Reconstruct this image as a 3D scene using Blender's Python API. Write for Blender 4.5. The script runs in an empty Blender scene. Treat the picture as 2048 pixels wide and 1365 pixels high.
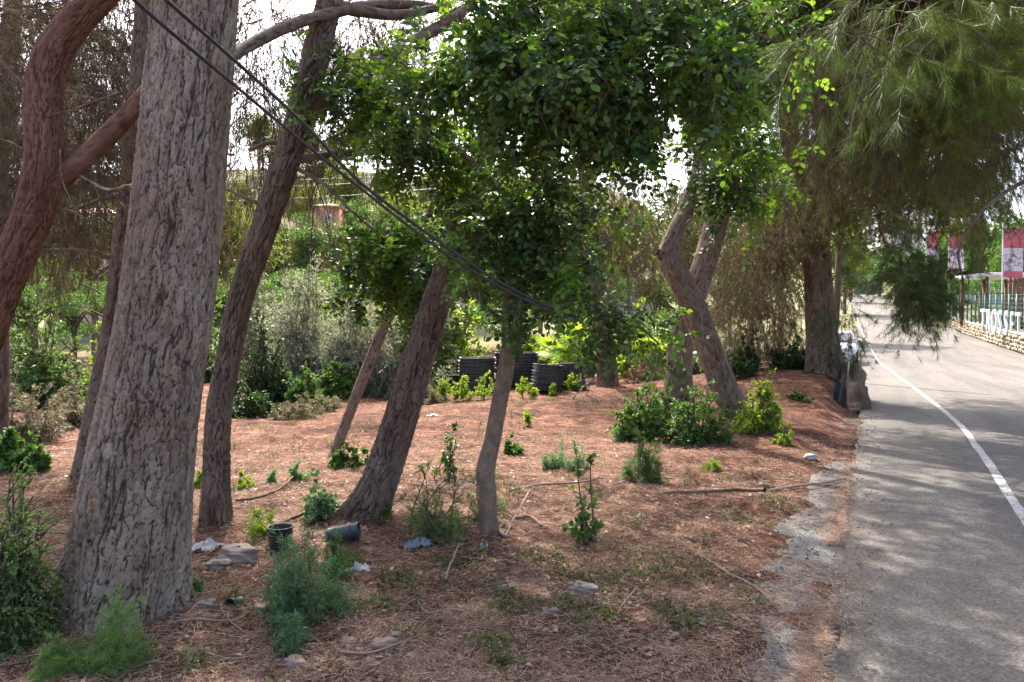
import bpy, math, random
import numpy as np
from mathutils import Vector, Matrix

random.seed(3)
sc = bpy.context.scene
C = bpy.context.scene.collection

# ------------------------------------------------------------------ camera
FPX, CX, CY = 1479.0, 1024.0, 682.5        # photograph pixels (2048 x 1365)
EYE = 1.6
PITCH = math.radians(-1.07)
cam_d = bpy.data.cameras.new('camera')
cam_d.lens = 26.0
cam_d.sensor_width = 36.0
cam_d.clip_start = 0.05
cam_d.clip_end = 3000
cam = bpy.data.objects.new('camera', cam_d)
C.objects.link(cam)
cam.location = (0, 0, EYE)
cam.rotation_euler = (math.radians(90) + PITCH, 0, 0)
sc.camera = cam

# ------------------------------------------------------------------ sky and sun
SUN_AZ, SUN_EL = math.radians(-14), math.radians(52)
w = bpy.data.worlds.new('World')
sc.world = w
w.use_nodes = True
nt = w.node_tree
sky = nt.nodes.new('ShaderNodeTexSky')
sky.sky_type = 'NISHITA'
sky.sun_disc = False
sky.sun_elevation = SUN_EL
sky.sun_rotation = SUN_AZ % (2 * math.pi)
sky.air_density = 0.7
sky.dust_density = 4.5
sky.ozone_density = 0.0
bgn = nt.nodes['Background']
nt.links.new(sky.outputs[0], bgn.inputs[0])
bgn.inputs[1].default_value = 0.15
sd = bpy.data.lights.new('sun', 'SUN')
sd.energy = 2.9
sd.angle = math.radians(0.53)
sd.color = (1.0, 0.95, 0.88)
sun = bpy.data.objects.new('sun', sd)
C.objects.link(sun)
SDIR = Vector((math.sin(SUN_AZ) * math.cos(SUN_EL), math.cos(SUN_AZ) * math.cos(SUN_EL), math.sin(SUN_EL)))
sun.rotation_euler = SDIR.to_track_quat('Z', 'Y').to_euler()
sun.location = (0, 20, 30)
sc.view_settings.view_transform = 'Standard'
sc.view_settings.look = 'None'
sc.view_settings.gamma = 1.0
sc.view_settings.use_curve_mapping = False
sc.view_settings.exposure = 2.25
sc.cycles.max_bounces = 5
sc.cycles.diffuse_bounces = 3
sc.cycles.glossy_bounces = 2
sc.cycles.transmission_bounces = 3
sc.cycles.transparent_max_bounces = 6
sc.cycles.use_denoising = True
sc.cycles.denoising_prefilter = 'NONE'
sc.cycles.debug_use_spatial_splits = True
sc.cycles.adaptive_threshold = 0.02
sc.cycles.sample_clamp_indirect = 6.0

# ------------------------------------------------------------------ numeric helpers
_tabs = {}
def vnoise(x, y, seed=0):
    if seed not in _tabs:
        _tabs[seed] = np.random.default_rng(1000 + seed).random((256, 256))
    T = _tabs[seed]
    x = np.asarray(x, float); y = np.asarray(y, float)
    xi = np.floor(x).astype(int); yi = np.floor(y).astype(int)
    fx = x - xi; fy = y - yi
    fx = fx * fx * (3 - 2 * fx); fy = fy * fy * (3 - 2 * fy)
    a = T[xi & 255, yi & 255]; b = T[(xi + 1) & 255, yi & 255]
    c = T[xi & 255, (yi + 1) & 255]; d = T[(xi + 1) & 255, (yi + 1) & 255]
    return (a * (1 - fx) + b * fx) * (1 - fy) + (c * (1 - fx) + d * fx) * fy
def fbm(x, y, seed=0, octv=4):
    s = 0; a = 0.5; f = 1.0
    for k in range(octv):
        s = s + a * vnoise(x * f + 7.3 * k, y * f + 3.1 * k, seed + k)
        a *= 0.5; f *= 2.03
    return s
def sstep(a, b, x):
    t = np.clip((np.asarray(x, float) - a) / (b - a), 0, 1)
    return t * t * (3 - 2 * t)
def unit(v):
    return v / np.maximum(np.linalg.norm(v, axis=-1, keepdims=True), 1e-9)

FW = np.array([0, math.cos(PITCH), math.sin(PITCH)])
UP = np.array([0, -math.sin(PITCH), math.cos(PITCH)])
def ray(px, py):
    return FW + UP * ((CY - py) / FPX) + np.array([(px - CX) / FPX, 0, 0])
def at(px, py, d):
    r = ray(px, py)
    return np.array([0, 0, EYE]) + r * (d / r[1])

# ------------------------------------------------------------------ lie of the land
HY = [-400, 34, 60, 76, 100, 130, 160, 230, 400, 900]
HZ = [0, 0, 1.0, 2.1, 4.0, 6.6, 9.2, 16, 32, 60]
def prof(y):
    return np.interp(y, HY, HZ)
def left_edge(y):           # x of the straight left road edge
    return np.interp(y, [-20, 3.33, 15.3, 38.6, 60, 76, 100, 130, 160, 200], [-9.9, 1.39, 7.25, 18.4, 28.4, 35.8, 46.3, 58.5, 69.5, 80])
def bay(y):                 # extra width of the parking bay
    return 3.6 * sstep(19.5, 23, y) * (1 - sstep(60, 70, y))
def right_edge(y):
    return np.interp(y, [-20, 12.1, 38.6, 60, 76, 100, 130, 160, 200], [-0.3, 14.45, 26.7, 36.7, 44.0, 54.5, 67.3, 79, 90])
def ground_z(x, y):
    x = np.asarray(x, float); y = np.asarray(y, float)
    s = (left_edge(y) - bay(y) - x) * 0.9          # metres into the lot
    sr = (x - right_edge(y)) * 0.9
    n = fbm(x * 0.45 + 40, y * 0.45 + 40, 11, 3) - 0.45
    nf = fbm(x * 2.6 + 9, y * 2.6 + 5, 21, 4) - 0.47
    lot = -0.088 + sstep(0.15, .75, s) * 0.08 + sstep(.6, 1.6, s) * .04 + n * 0.26 * sstep(0.9, 2.6, s) + nf * (0.11 - 0.02 * sstep(0.5, 1.5, s))
    ridge = np.exp(-((y - 6.75 - 0.12 * (x - 2.4)) / 0.22) ** 2) * sstep(1.2, 1.9, x) * 0.06 * sstep(0.1, 0.4, s)
    mound = 0.62 * np.exp(-(((x - 6.5) / 2.6) ** 2 + ((y - 17.6) / 2.9) ** 2)) * sstep(0.05, 0.6, s)
    m2 = 0.10 * np.exp(-(((x - 4.2) / 1.6) ** 2 + ((y - 11.2) / 1.6) ** 2))
    dip = -0.25 * sstep(7, 14, -x) * sstep(4, 10, y)
    heap = 0
    for hx, hy, hr in ((-2.14, 4.1, .6), (-2.28, 5.7, .36), (-1.19, 6.0, .42), (-.18, 5.5, .28), (-2.1, 8.8, .3), (3.6, 11.6, .55), (2.98, 13.2, .55), (-4.3, 7.4, .42)):
        heap = heap + .075 * np.exp(-(((x - hx) / hr) ** 2 + ((y - hy) / hr) ** 2))
    z = lot + mound + m2 + ridge + dip + heap
    z = np.where(s < 0.0, -0.14, z)
    z = np.where(s < -0.35, -0.3, z)
    rz = 0.9 * sstep(0.5, 0.8, sr) + 0.3 * (fbm(x * .1, y * .1, 5, 2)) * sstep(2, 6, sr)
    z = np.where(sr > 0, rz - 0.2 * (1 - sstep(.1, .5, sr)), z)
    hill = 26 * sstep(45, 170, y) * sstep(28, -20, x - 0.25 * y + 10) + 14 * sstep(70, 240, y) * sstep(0.55, 1.1, x / np.maximum(y, 1))
    hill = hill * (0.8 + 0.4 * fbm(x * 0.02 + 3, y * 0.02, 31, 2))
    return z + prof(y) + hill * sstep(-3, -20, -np.maximum(np.maximum(left_edge(y) - x, x - right_edge(y)), 0))
def gz(x, y):
    return float(ground_z(np.array([x]), np.array([y]))[0])
def gp(px, py, dmax=160):   # point of the ground seen at a pixel
    r = ray(px, py); t = np.linspace(1.5, dmax, 6000)
    X = r[0] * t; Y = r[1] * t; Z = EYE + r[2] * t
    k = np.argmax(Z < ground_z(X, Y))
    if Z[k] >= ground_z(X[k:k + 1], Y[k:k + 1])[0]:
        k = len(t) - 1
    return np.array([X[k], Y[k], gz(X[k], Y[k])])

# ------------------------------------------------------------------ mesh helpers
def mesh_np(name, V, groups, smooth=False, attrs=None):
    me = bpy.data.meshes.new(name)
    V = np.asarray(V, np.float32).reshape(-1, 3)
    groups = [np.asarray(g, np.int32) for g in groups if len(g)]
    nl = sum(g.size for g in groups); npoly = sum(len(g) for g in groups)
    me.vertices.add(len(V)); me.vertices.foreach_set('co', V.ravel())
    me.loops.add(nl); me.polygons.add(npoly)
    li = np.concatenate([g.ravel() for g in groups])
    tot = np.concatenate([np.full(len(g), g.shape[1], np.int32) for g in groups])
    st = np.concatenate([[0], np.cumsum(tot)[:-1]]).astype(np.int32)
    me.loops.foreach_set('vertex_index', li)
    me.polygons.foreach_set('loop_start', st)
    if smooth:
        me.polygons.foreach_set('use_smooth', np.ones(npoly, bool))
    if attrs:
        for k, a in attrs.items():
            at_ = me.attributes.new(k, 'FLOAT', 'POINT')
            at_.data.foreach_set('value', np.asarray(a, np.float32))
    me.update(calc_edges=True)
    return me

class MB:
    def __init__(self):
        self.V = []; self.G = {}; self.n = 0
    def add(self, V, F):
        V = np.asarray(V, float).reshape(-1, 3)
        F = np.asarray(F, int)
        self.V.append(V); self.G.setdefault(F.shape[1], []).append(F + self.n)
        self.n += len(V)
        return self
    def box(self, c, s, rz=0.0, taper=1.0):
        c = np.asarray(c, float); hx, hy, hz = np.asarray(s, float) / 2
        P = np.array([[sx * hx * (taper if sz > 0 else 1), sy * hy * (taper if sz > 0 else 1), sz * hz] for sz in (-1, 1) for sy in (-1, 1) for sx in (-1, 1)])
        ca, sa = math.cos(rz), math.sin(rz)
        P = np.stack([P[:, 0] * ca - P[:, 1] * sa, P[:, 0] * sa + P[:, 1] * ca, P[:, 2]], 1) + c
        return self.add(P, [[0, 2, 3, 1], [4, 5, 7, 6], [0, 1, 5, 4], [2, 6, 7, 3], [0, 4, 6, 2], [1, 3, 7, 5]])
    def mesh(self, name, smooth=False):
        return mesh_np(name, np.concatenate(self.V), [np.concatenate(g) for g in self.G.values()], smooth)

def catmull(P, step):
    """resample control rows (x,y,z,r) every `step` metres"""
    P = np.asarray(P, float)
    Q = np.vstack([2 * P[0] - P[1], P, 2 * P[-1] - P[-2]])
    out = []
    for i in range(len(P) - 1):
        p0, p1, p2, p3 = Q[i:i + 4]
        L = np.linalg.norm(p2[:3] - p1[:3]); st = step(p1) if callable(step) else step
        n = max(2, int(L / st))
        t = np.arange(n)[:, None] / n
        out.append(0.5 * ((2 * p1) + (-p0 + p2) * t + (2 * p0 - 5 * p1 + 4 * p2 - p3) * t ** 2 + (-p0 + 3 * p1 - 3 * p2 + p3) * t ** 3))
    out.append(P[-1:])
    return np.vstack(out)

def frames(C3):
    T = unit(np.gradient(C3, axis=0))
    U = np.zeros_like(T)
    u = np.cross(T[0], [0, 1, 0.13]); u /= np.linalg.norm(u)
    for i in range(len(T)):
        u = u - T[i] * np.dot(u, T[i]); u /= max(np.linalg.norm(u), 1e-9)
        U[i] = u
    return T, U, np.cross(T, U)

def ring_faces(n, m, wrap=True):
    i = np.arange(n - 1)[:, None]; j = np.arange(m if wrap else m - 1)[None, :]
    a = i * m + j; b = i * m + (j + 1) % m
    return np.stack([a, b, b + m, a + m], -1).reshape(-1, 4)

def bark_tube(path, nu, step, plate=(0.06, 0.15), amp=0.012, flare=0.0, seed=1, lump=0.03):
    S = catmull(path, step)
    C3, R = S[:, :3], np.maximum(S[:, 3], 0.004)
    T, U, B = frames(C3)
    L = np.concatenate([[0], np.cumsum(np.linalg.norm(np.diff(C3, axis=0), axis=1))])
    n = len(S); th = np.linspace(0, 2 * math.pi, nu, endpoint=False)
    TH, LL = np.meshgrid(th, L)
    R0 = R[:max(3, n // 3)].mean()
    # furrowed bark: two families of wavering, mostly vertical fissures, broken across by flakes
    u = ((TH - 1.5 * math.pi) % (2 * math.pi)) * R0; fu = 1.0 / plate[0]; fv = 1.0 / plate[1]
    wr = fbm(u * fu * .45 + 13, LL * fv * .8, seed, 3) - .47
    ws = fbm(u * fu * .5 + 53, LL * fv * .7 + 4, seed + 1, 3) - .47
    wf = fbm(u * fu * 2.2 + 7, LL * fv * 3 + 8, seed + 2, 3) - .47
    wg = fbm(u * fu * 2.2 + 47, LL * fv * 3 + 28, seed + 4, 3) - .47
    jt = np.random.default_rng(seed).random((64, 512, 3))
    def cells(cu, cv, salt):
        iu = np.floor(cu).astype(int); iv = np.floor(cv).astype(int)
        F1 = np.full(cu.shape, 9.); F2 = np.full(cu.shape, 9.); I_ = np.zeros(cu.shape)
        for a in (-1, 0, 1):
            for b in (-1, 0, 1):
                J = jt[(iu + a + salt) % 64, (iv + b + 3 * salt) % 512]
                d = np.hypot(cu - (iu + a + J[..., 0]), cv - (iv + b + J[..., 1]))
                nearer = d < F1
                F2 = np.where(nearer, F1, np.minimum(F2, d)); I_ = np.where(nearer, J[..., 2], I_); F1 = np.where(nearer, d, F1)
        return F2 - F1, I_
    e1, I1 = cells(u * fu + wr * 2.4 + wf * .5, LL * fv + ws * 2.2 + wg * .45, 5)
    e2, I2 = cells(u * fu * 2.1 + wr * 3 + wf * .9, LL * fv * 2.6 + ws * 2 + wg * .8, 23)
    e3, I3 = cells(u * fu * 4.6 + wf * 1.2, LL * fv * 6 + wg * 1.2, 41)
    long_ = np.abs(fbm(u * fu * .8 + wr * 1.5 + 90, LL * fv * .22, seed + 7, 3) - .46)     # long furrows
    dep = fbm(u * fu * .25 + 21, LL * fv * .3, seed + 11, 2)
    g1 = sstep(0, .05 + .16 * dep, e1); gL = sstep(0, .03 + .03 * dep, long_); g2 = sstep(0, .12, e2); g3 = sstep(0, .2, e3)
    g = np.minimum(g1, gL) * (.62 + .38 * g2)
    ID = np.clip(.45 * I1 + .35 * I2 + .2 * I3, 0, 1)
    fine = fbm(u * fu * 6, LL * fv * 7, seed + 5, 4) - .45
    sc_ = np.clip(R / R0, .35, 1.2)[:, None]
    disp = amp * ((np.minimum(g1, gL) - 1) * 1.2 + (g2 - 1) * .4 + (g3 - 1) * .25 + .22 * (I1 - .5) * g1 + .4 * (I2 - .5) * g2 + .4 * (I3 - .5) + .8 * fine) * sc_
    big = (fbm(np.cos(TH) * 1.3 + 5, np.sin(TH) * 1.3 + LL * 1.1, seed + 8, 2) - .4) * lump * 2
    rr = R[:, None] * (1 + big) + disp
    if flare:
        lob = 0.65 + 0.6 * np.sin(TH * 5 + seed) + 0.5 * np.sin(TH * 3 + 2.1 * seed)
        rr = rr * (1 + flare * np.exp(-np.maximum(LL - 0.15, 0) / 0.22) * lob)
    V = C3[:, None] + rr[..., None] * (np.cos(TH)[..., None] * U[:, None] + np.sin(TH)[..., None] * B[:, None])
    cap = len(V.reshape(-1, 3))
    return V.reshape(-1, 3), ring_faces(n, nu), {'groove': g.ravel(), 'plate': ID.ravel()}

def tube(path, sides=8, step=0.08):
    S = catmull(path, step)
    C3, R = S[:, :3], np.maximum(S[:, 3], 0.0005)
    T, U, B = frames(C3)
    th = np.linspace(0, 2 * math.pi, sides, endpoint=False)
    V = C3[:, None] + R[:, None, None] * (np.cos(th)[None, :, None] * U[:, None] + np.sin(th)[None, :, None] * B[:, None])
    return V.reshape(-1, 3), ring_faces(len(S), sides)

def tubes(P, r0, r1, sides=3):
    """n thin tubes at once; P (n,m,3)"""
    n, m, _ = P.shape
    T = unit(np.gradient(P, axis=1))
    ref = np.where(np.abs(T[..., 2:3]) > 0.9, np.array([1., 0, 0]), np.array([0, 0, 1.]))
    U = unit(np.cross(T, ref)); B = np.cross(T, U)
    r0 = np.broadcast_to(np.asarray(r0, float), (n,)); r1 = np.broadcast_to(np.asarray(r1, float), (n,))
    R = r0[:, None] + (r1 - r0)[:, None] * np.linspace(0, 1, m)[None]
    th = np.linspace(0, 2 * math.pi, sides, endpoint=False)
    V = P[:, :, None] + R[:, :, None, None] * (np.cos(th)[:, None] * U[:, :, None] + np.sin(th)[:, None] * B[:, :, None])
    F = ring_faces(m, sides)[None] + (np.arange(n) * m * sides)[:, None, None]
    return V.reshape(-1, 3), F.reshape(-1, 4)

TPL = {
    'round': (np.array([[0, 0, 0], [.22, .40, .10], [.68, .47, .08], [1, 0, -.06], [.68, -.47, .08], [.22, -.40, .10]]), [[0, 3, 2, 1], [0, 5, 4, 3]]),
    'lance': (np.array([[0, 0, 0], [.42, .5, .08], [1, 0, -.05], [.42, -.5, .08]]), [[0, 2, 1], [0, 3, 2]]),
    'needle': (np.array([[0, -.5, 0], [0, .5, 0], [1, 0, 0]]), [[0, 1, 2]]),
    'strip': (np.array([[0, -.5, 0], [0, .5, 0], [.55, .45, .04], [.55, -.45, .04], [1, 0, -.02]]), [[0, 1, 2], [0, 2, 3], [3, 2, 4]]),
}
def leaf_cards(P, D, N, L, W, tpl):
    tv, tf = TPL[tpl]
    n = len(P)
    D = unit(D); B = unit(np.cross(N, D)); N = np.cross(D, B)
    L = np.broadcast_to(np.asarray(L, float), (n,)); W = np.broadcast_to(np.asarray(W, float), (n,))
    V = P[:, None] + tv[None, :, 0:1] * (L[:, None, None] * D[:, None]) + tv[None, :, 1:2] * (W[:, None, None] * B[:, None]) + tv[None, :, 2:3] * (L[:, None, None] * N[:, None])
    F = np.asarray(tf)[None] + (np.arange(n) * len(tv))[:, None, None]
    return V.reshape(-1, 3), F.reshape(-1, F.shape[-1])

def sprays(S, D, L, droop, r, m=5, wig=0.08):
    """n curved shoots: start S (n,3), direction D, length L"""
    n = len(S); t = np.linspace(0, 1, m)[None, :, None]
    L = np.broadcast_to(np.asarray(L, float), (n,))[:, None, None]
    droop = np.broadcast_to(np.asarray(droop, float), (n,))[:, None, None]
    W = unit(r.normal(size=(n, 1, 3))); W2 = unit(r.normal(size=(n, 1, 3)))
    return S[:, None] + D[:, None] * t * L + np.array([0, 0, -1.]) * droop * L * t ** 2 + W * wig * L * np.sin(t * 5.1) * t + W2 * wig * .5 * L * np.sin(t * 11) * t
def pick(P, per, t0, t1, r):
    n, m, _ = P.shape
    t = (t0 + (t1 - t0) * r.random((n, per))) * (m - 1.001)
    i = np.floor(t).astype(int); f = (t - i)[..., None]
    k = np.arange(n)[:, None]
    A = P[k, i]; B = P[k, np.minimum(i + 1, m - 1)]
    return (A * (1 - f) + B * f).reshape(-1, 3), unit(B - A).reshape(-1, 3)
def in_ell(c, rad, n, r, shell=0.4):
    v = unit(r.normal(size=(n, 3)))
    q = (shell + (1 - shell) * r.random(n)) ** 0.6
    return np.asarray(c) + v * q[:, None] * np.asarray(rad), v

# ------------------------------------------------------------------ materials
def nodes(name):
    m = bpy.data.materials.new(name); m.use_nodes = True
    n = m.node_tree; n.nodes.clear()
    return m, n
def N_(n, t, **kw):
    x = n.nodes.new(t)
    for k, v in kw.items():
        if k.startswith('i_'):
            x.inputs[k[2:].replace('_', ' ')].default_value = v
        else:
            setattr(x, k, v)
    return x
def ramp(n, fac, stops):
    x = n.nodes.new('ShaderNodeValToRGB')
    el = x.color_ramp.elements
    while len(el) < len(stops):
        el.new(0.5)
    for e, (p, c) in zip(el, stops):
        e.position = p; e.color = (*c, 1)
    n.links.new(fac, x.inputs[0])
    return x.outputs[0]
def obj_coord(n, scale=(1, 1, 1)):
    tc = n.nodes.new('ShaderNodeTexCoord'); mp = n.nodes.new('ShaderNodeMapping')
    mp.inputs['Scale'].default_value = scale
    n.links.new(tc.outputs['Object'], mp.inputs[0])
    return mp.outputs[0]
def noise(n, vec, scale, detail=4, rough=.6):
    x = N_(n, 'ShaderNodeTexNoise')
    x.inputs['Scale'].default_value = scale; x.inputs['Detail'].default_value = detail; x.inputs['Roughness'].default_value = rough
    n.links.new(vec, x.inputs['Vector'])
    return x.outputs[0]
def mixc(n, fac, a, b, mode='MIX'):
    x = n.nodes.new('ShaderNodeMix'); x.data_type = 'RGBA'; x.blend_type = mode
    for s, v in ((x.inputs[0], fac), (x.inputs[6], a), (x.inputs[7], b)):
        if isinstance(v, bpy.types.NodeSocket):
            n.links.new(v, s)
        elif isinstance(v, (int, float)):
            s.default_value = v
        else:
            s.default_value = (*v, 1)
    return x.outputs[2]
def surf(n, col, rough=.85, spec=.25, bump=None, bstr=.4, bdist=.01, metal=0.0):
    p = n.nodes.new('ShaderNodeBsdfPrincipled'); o = n.nodes.new('ShaderNodeOutputMaterial')
    if isinstance(col, bpy.types.NodeSocket):
        n.links.new(col, p.inputs['Base Color'])
    else:
        p.inputs['Base Color'].default_value = (*col, 1)
    p.inputs['Roughness'].default_value = rough
    p.inputs['Specular IOR Level'].default_value = spec
    p.inputs['Metallic'].default_value = metal
    if bump is not None:
        b = n.nodes.new('ShaderNodeBump'); b.inputs['Strength'].default_value = bstr; b.inputs['Distance'].default_value = bdist
        n.links.new(bump, b.inputs['Height']); n.links.new(b.outputs[0], p.inputs['Normal'])
    n.links.new(p.outputs[0], o.inputs[0])
    return p
def leaf_mat(name, cols, trans=.35, rough=.5, spec=.3, tint=(1.25, 1.2, .55)):
    m, n = nodes(name)
    g = n.nodes.new('ShaderNodeNewGeometry')
    k = len(cols)
    col = ramp(n, g.outputs['Random Per Island'], [(i / max(1, k - 1), c) for i, c in enumerate(cols)])
    ns = noise(n, obj_coord(n), 1.3, 2)
    col = mixc(n, .35, col, mixc(n, ns, (.55, .6, .5), (1.35, 1.3, 1.2)), 'MULTIPLY')
    p = n.nodes.new('ShaderNodeBsdfPrincipled'); o = n.nodes.new('ShaderNodeOutputMaterial')
    n.links.new(col, p.inputs['Base Color']); p.inputs['Roughness'].default_value = rough
    p.inputs['Specular IOR Level'].default_value = spec
    t = n.nodes.new('ShaderNodeBsdfTranslucent')
    n.links.new(mixc(n, 1.0, col, tint, 'MULTIPLY'), t.inputs[0])
    x = n.nodes.new('ShaderNodeMixShader'); x.inputs[0].default_value = trans
    n.links.new(p.outputs[0], x.inputs[1]); n.links.new(t.outputs[0], x.inputs[2]); n.links.new(x.outputs[0], o.inputs[0])
    return m
def plain(name, col, rough=.6, spec=.3, metal=0.0, var=.25, nscale=6.0, bstr=.15):
    m, n = nodes(name)
    v = obj_coord(n)
    ns = noise(n, v, nscale, 5)
    c = mixc(n, ns, tuple(x * (1 - var) for x in col), tuple(min(1, x * (1 + var)) for x in col))
    surf(n, c, rough, spec, noise(n, v, nscale * 6, 3), bstr, .004, metal)
    return m
def bark_mat(name, outer, inner, hue=(1, 1, 1), fresh=0.0):
    m, n = nodes(name)
    a = N_(n, 'ShaderNodeAttribute', attribute_name='groove'); b = N_(n, 'ShaderNodeAttribute', attribute_name='plate')
    v = obj_coord(n, (1, 1, .35))
    tone = mixc(n, b.outputs['Fac'], tuple(x * .6 for x in outer), tuple(min(1, x * 1.4) for x in outer))
    ns = noise(n, v, 34, 6, .7)
    tone = mixc(n, .8, tone, mixc(n, ns, (.55, .53, .5), (1.45, 1.42, 1.4)), 'MULTIPLY')
    big = noise(n, obj_coord(n, (1, 1, .5)), 3.2, 5, .7)
    tone = mixc(n, .85, tone, ramp(n, big, [(.3, (.72, .55, .44)), (.48, (1.05, .98, .92)), (.66, (1.35, 1.36, 1.36))]), 'MULTIPLY')
    col = mixc(n, ramp(n, a.outputs['Fac'], [(0.05, (0, 0, 0)), (.72, (1, 1, 1))]), inner, tone)
    if fresh:
        r_ = n.nodes.new('ShaderNodeMath'); r_.operation = 'GREATER_THAN'; r_.inputs[1].default_value = .735 - fresh
        n.links.new(noise(n, obj_coord(n, (1, 1, .45)), 9, 1.5), r_.inputs[0])
        col = mixc(n, r_.outputs[0], col, (.30, .10, .045))
    surf(n, col, .92, .15, noise(n, v, 70, 6, .75), .9, .012)
    return m

M = {}
M['bark_grey'] = bark_mat('bark_grey', (.245, .203, .163), (.06, .046, .037), fresh=.012)
M['bark_brown'] = bark_mat('bark_brown', (.165, .127, .10), (.055, .039, .031))
M['bark_red'] = bark_mat('bark_red', (.165, .092, .068), (.095, .040, .028))
M['bark_pale'] = bark_mat('bark_pale', (.185, .148, .12), (.06, .042, .033))
M['bark_smooth'] = bark_mat('bark_smooth', (.195, .148, .113), (.165, .125, .094))
M['twig'] = plain('twig', (.125, .09, .07), .9, .1, var=.35)
M['twig_pale'] = plain('twig_pale', (.22, .18, .15), .9, .1, var=.3)
M['needle'] = leaf_mat('needle', [(.045, .08, .022), (.075, .12, .03), (.11, .15, .04)], .35)
M['needle_fresh_lit'] = leaf_mat('needle_fresh_lit', [(.075, .12, .02), (.14, .19, .03), (.21, .24, .045)], .45)  # yellow-green of sunlit needles put into the colour; hill trees share it
M['needle_dull'] = leaf_mat('needle_dull', [(.10, .07, .048), (.12, .10, .05), (.095, .105, .038), (.17, .12, .08)], .36, tint=(1.2, 1.05, .7))
M['needle_olive'] = leaf_mat('needle_olive', [(.09, .105, .032), (.14, .155, .045), (.12, .095, .055), (.18, .205, .05)], .42)
M['carob'] = leaf_mat('carob', [(.020, .052, .017), (.036, .088, .024), (.058, .13, .03), (.088, .17, .038), (.14, .225, .048)], .38, .38, .45)
M['carob_young'] = leaf_mat('carob_young', [(.07, .17, .03), (.13, .25, .035), (.20, .30, .04)], .5, .42, .35)
M['silver'] = leaf_mat('silver', [(.20, .23, .15), (.30, .32, .23), (.42, .44, .34)], .35, .6, .25, tint=(1.1, 1.15, .8))
M['shrub_mid'] = leaf_mat('shrub_mid', [(.05, .115, .03), (.08, .17, .042), (.12, .22, .06)], .4)
M['shrub_dark'] = leaf_mat('shrub_dark', [(.022, .06, .02), (.035, .085, .025), (.06, .12, .04)], .3)
M['shrub_yellow'] = leaf_mat('shrub_yellow', [(.13, .24, .03), (.21, .32, .045), (.32, .38, .06)], .5)
M['shrub_dry'] = leaf_mat('shrub_dry', [(.13, .13, .07), (.19, .19, .11), (.25, .22, .14)], .3, tint=(1.1, 1.0, .7))
M['weed_blue'] = leaf_mat('weed_blue', [(.10, .18, .085), (.15, .25, .12), (.22, .32, .17)], .4, tint=(1.1, 1.2, .7))
M['shrub_light'] = leaf_mat('shrub_light', [(.10, .19, .055), (.16, .27, .08), (.23, .35, .12)], .45)
M['far_leaf'] = leaf_mat('far_leaf', [(.055, .09, .03), (.085, .13, .04), (.13, .17, .055)], .3)
M['litter_needle'] = leaf_mat('litter_needle', [(.10, .05, .034), (.18, .095, .064), (.28, .16, .11), (.42, .285, .205), (.54, .41, .31)], .1, .7, .25, tint=(1.1, 1, .8))

# ------------------------------------------------------------------ object helpers
def tag(o, label=None, cat=None, group=None, kind=None):
    if label: o['label'] = label
    if cat: o['category'] = cat
    if group: o['group'] = group
    if kind: o['kind'] = kind
    return o
def thing(name, label, cat, loc=(0, 0, 0), group=None):
    o = bpy.data.objects.new(name, None)
    o.empty_display_size = 0.2
    C.objects.link(o); o.location = Vector([float(v) for v in loc])
    return tag(o, label, cat, group)
def obj(name, me, mat, parent=None, kind=None, label=None):
    o = bpy.data.objects.new(name, me)
    if mat is not None and len(me.materials) == 0:
        me.materials.append(M[mat] if isinstance(mat, str) else mat)
    C.objects.link(o)
    if parent is not None:
        o.parent = parent
        t = parent; off = Vector((0, 0, 0))
        while t is not None:
            off += t.location if t.type == 'EMPTY' else Vector((0, 0, 0)); t = t.parent
        o.matrix_parent_inverse = Matrix.Translation(-off)
    if kind: o['kind'] = kind
    if label: o['label'] = label
    return o
def copy_tree(o, parent=None):
    c = o.copy(); C.objects.link(c); c.parent = parent
    if parent is not None:
        c.matrix_parent_inverse = o.matrix_parent_inverse.copy()
    for ch in o.children:
        copy_tree(ch, c)
    return c
# ================================================================== THE SETTING
# ---- ground sheet
def axis(segs):
    out = [np.array([segs[0][0]])]
    for a, b, st in segs:
        n = max(1, int(round((b - a) / st)))
        out.append(a + (b - a) * np.arange(1, n + 1) / n)
    return np.concatenate(out)
gx = axis([(-900, -200, 50), (-200, -40, 5), (-40, -12, .7), (-12, -4.5, .16), (-4.5, 6.5, .045), (6.5, 12, .16), (12, 40, .7), (40, 200, 5), (200, 900, 50)])
gy = axis([(-60, -6, 3), (-6, 2.2, .4), (2.2, 9, .045), (9, 20, .11), (20, 45, .5), (45, 200, 3), (200, 900, 40)])
X, Y = np.meshgrid(gx, gy)
Z = ground_z(X, Y)
m, n = nodes('forest_floor')
v = obj_coord(n)
n1 = noise(n, v, 1.1, 5, .6); n2 = noise(n, v, 14, 6, .75); n3 = noise(n, obj_coord(n, (1, 1, 1)), 70, 5, .8)
c1 = ramp(n, n2, [(.32, (.04, .026, .020)), (.44, (.095, .058, .042)), (.56, (.165, .105, .078)), (.68, (.27, .195, .155))])
c2 = ramp(n, n1, [(.32, (.5, .42, .38)), (.48, (.95, .88, .85)), (.66, (1.45, 1.36, 1.3))])
c = mixc(n, 1.0, c1, c2, 'MULTIPLY')
drift = ramp(n, noise(n, obj_coord(n, (1, 1.5, 1)), 2.6, 6, .65), [(.40, (.55, .46, .42)), (.5, (1.0, .93, .88)), (.6, (1.12, .98, .90)), (.7, (1.45, 1.42, 1.4))])
c = mixc(n, .9, c, drift, 'MULTIPLY')
c = mixc(n, 1.0, c, (1.02, .95, .92), 'MULTIPLY')
c = mixc(n, .8, c, mixc(n, n3, (.4, .38, .36), (1.6, 1.57, 1.54)), 'MULTIPLY')
n4 = noise(n, obj_coord(n, (1.0, 2.6, 1)), 34, 6, .8)
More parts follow.
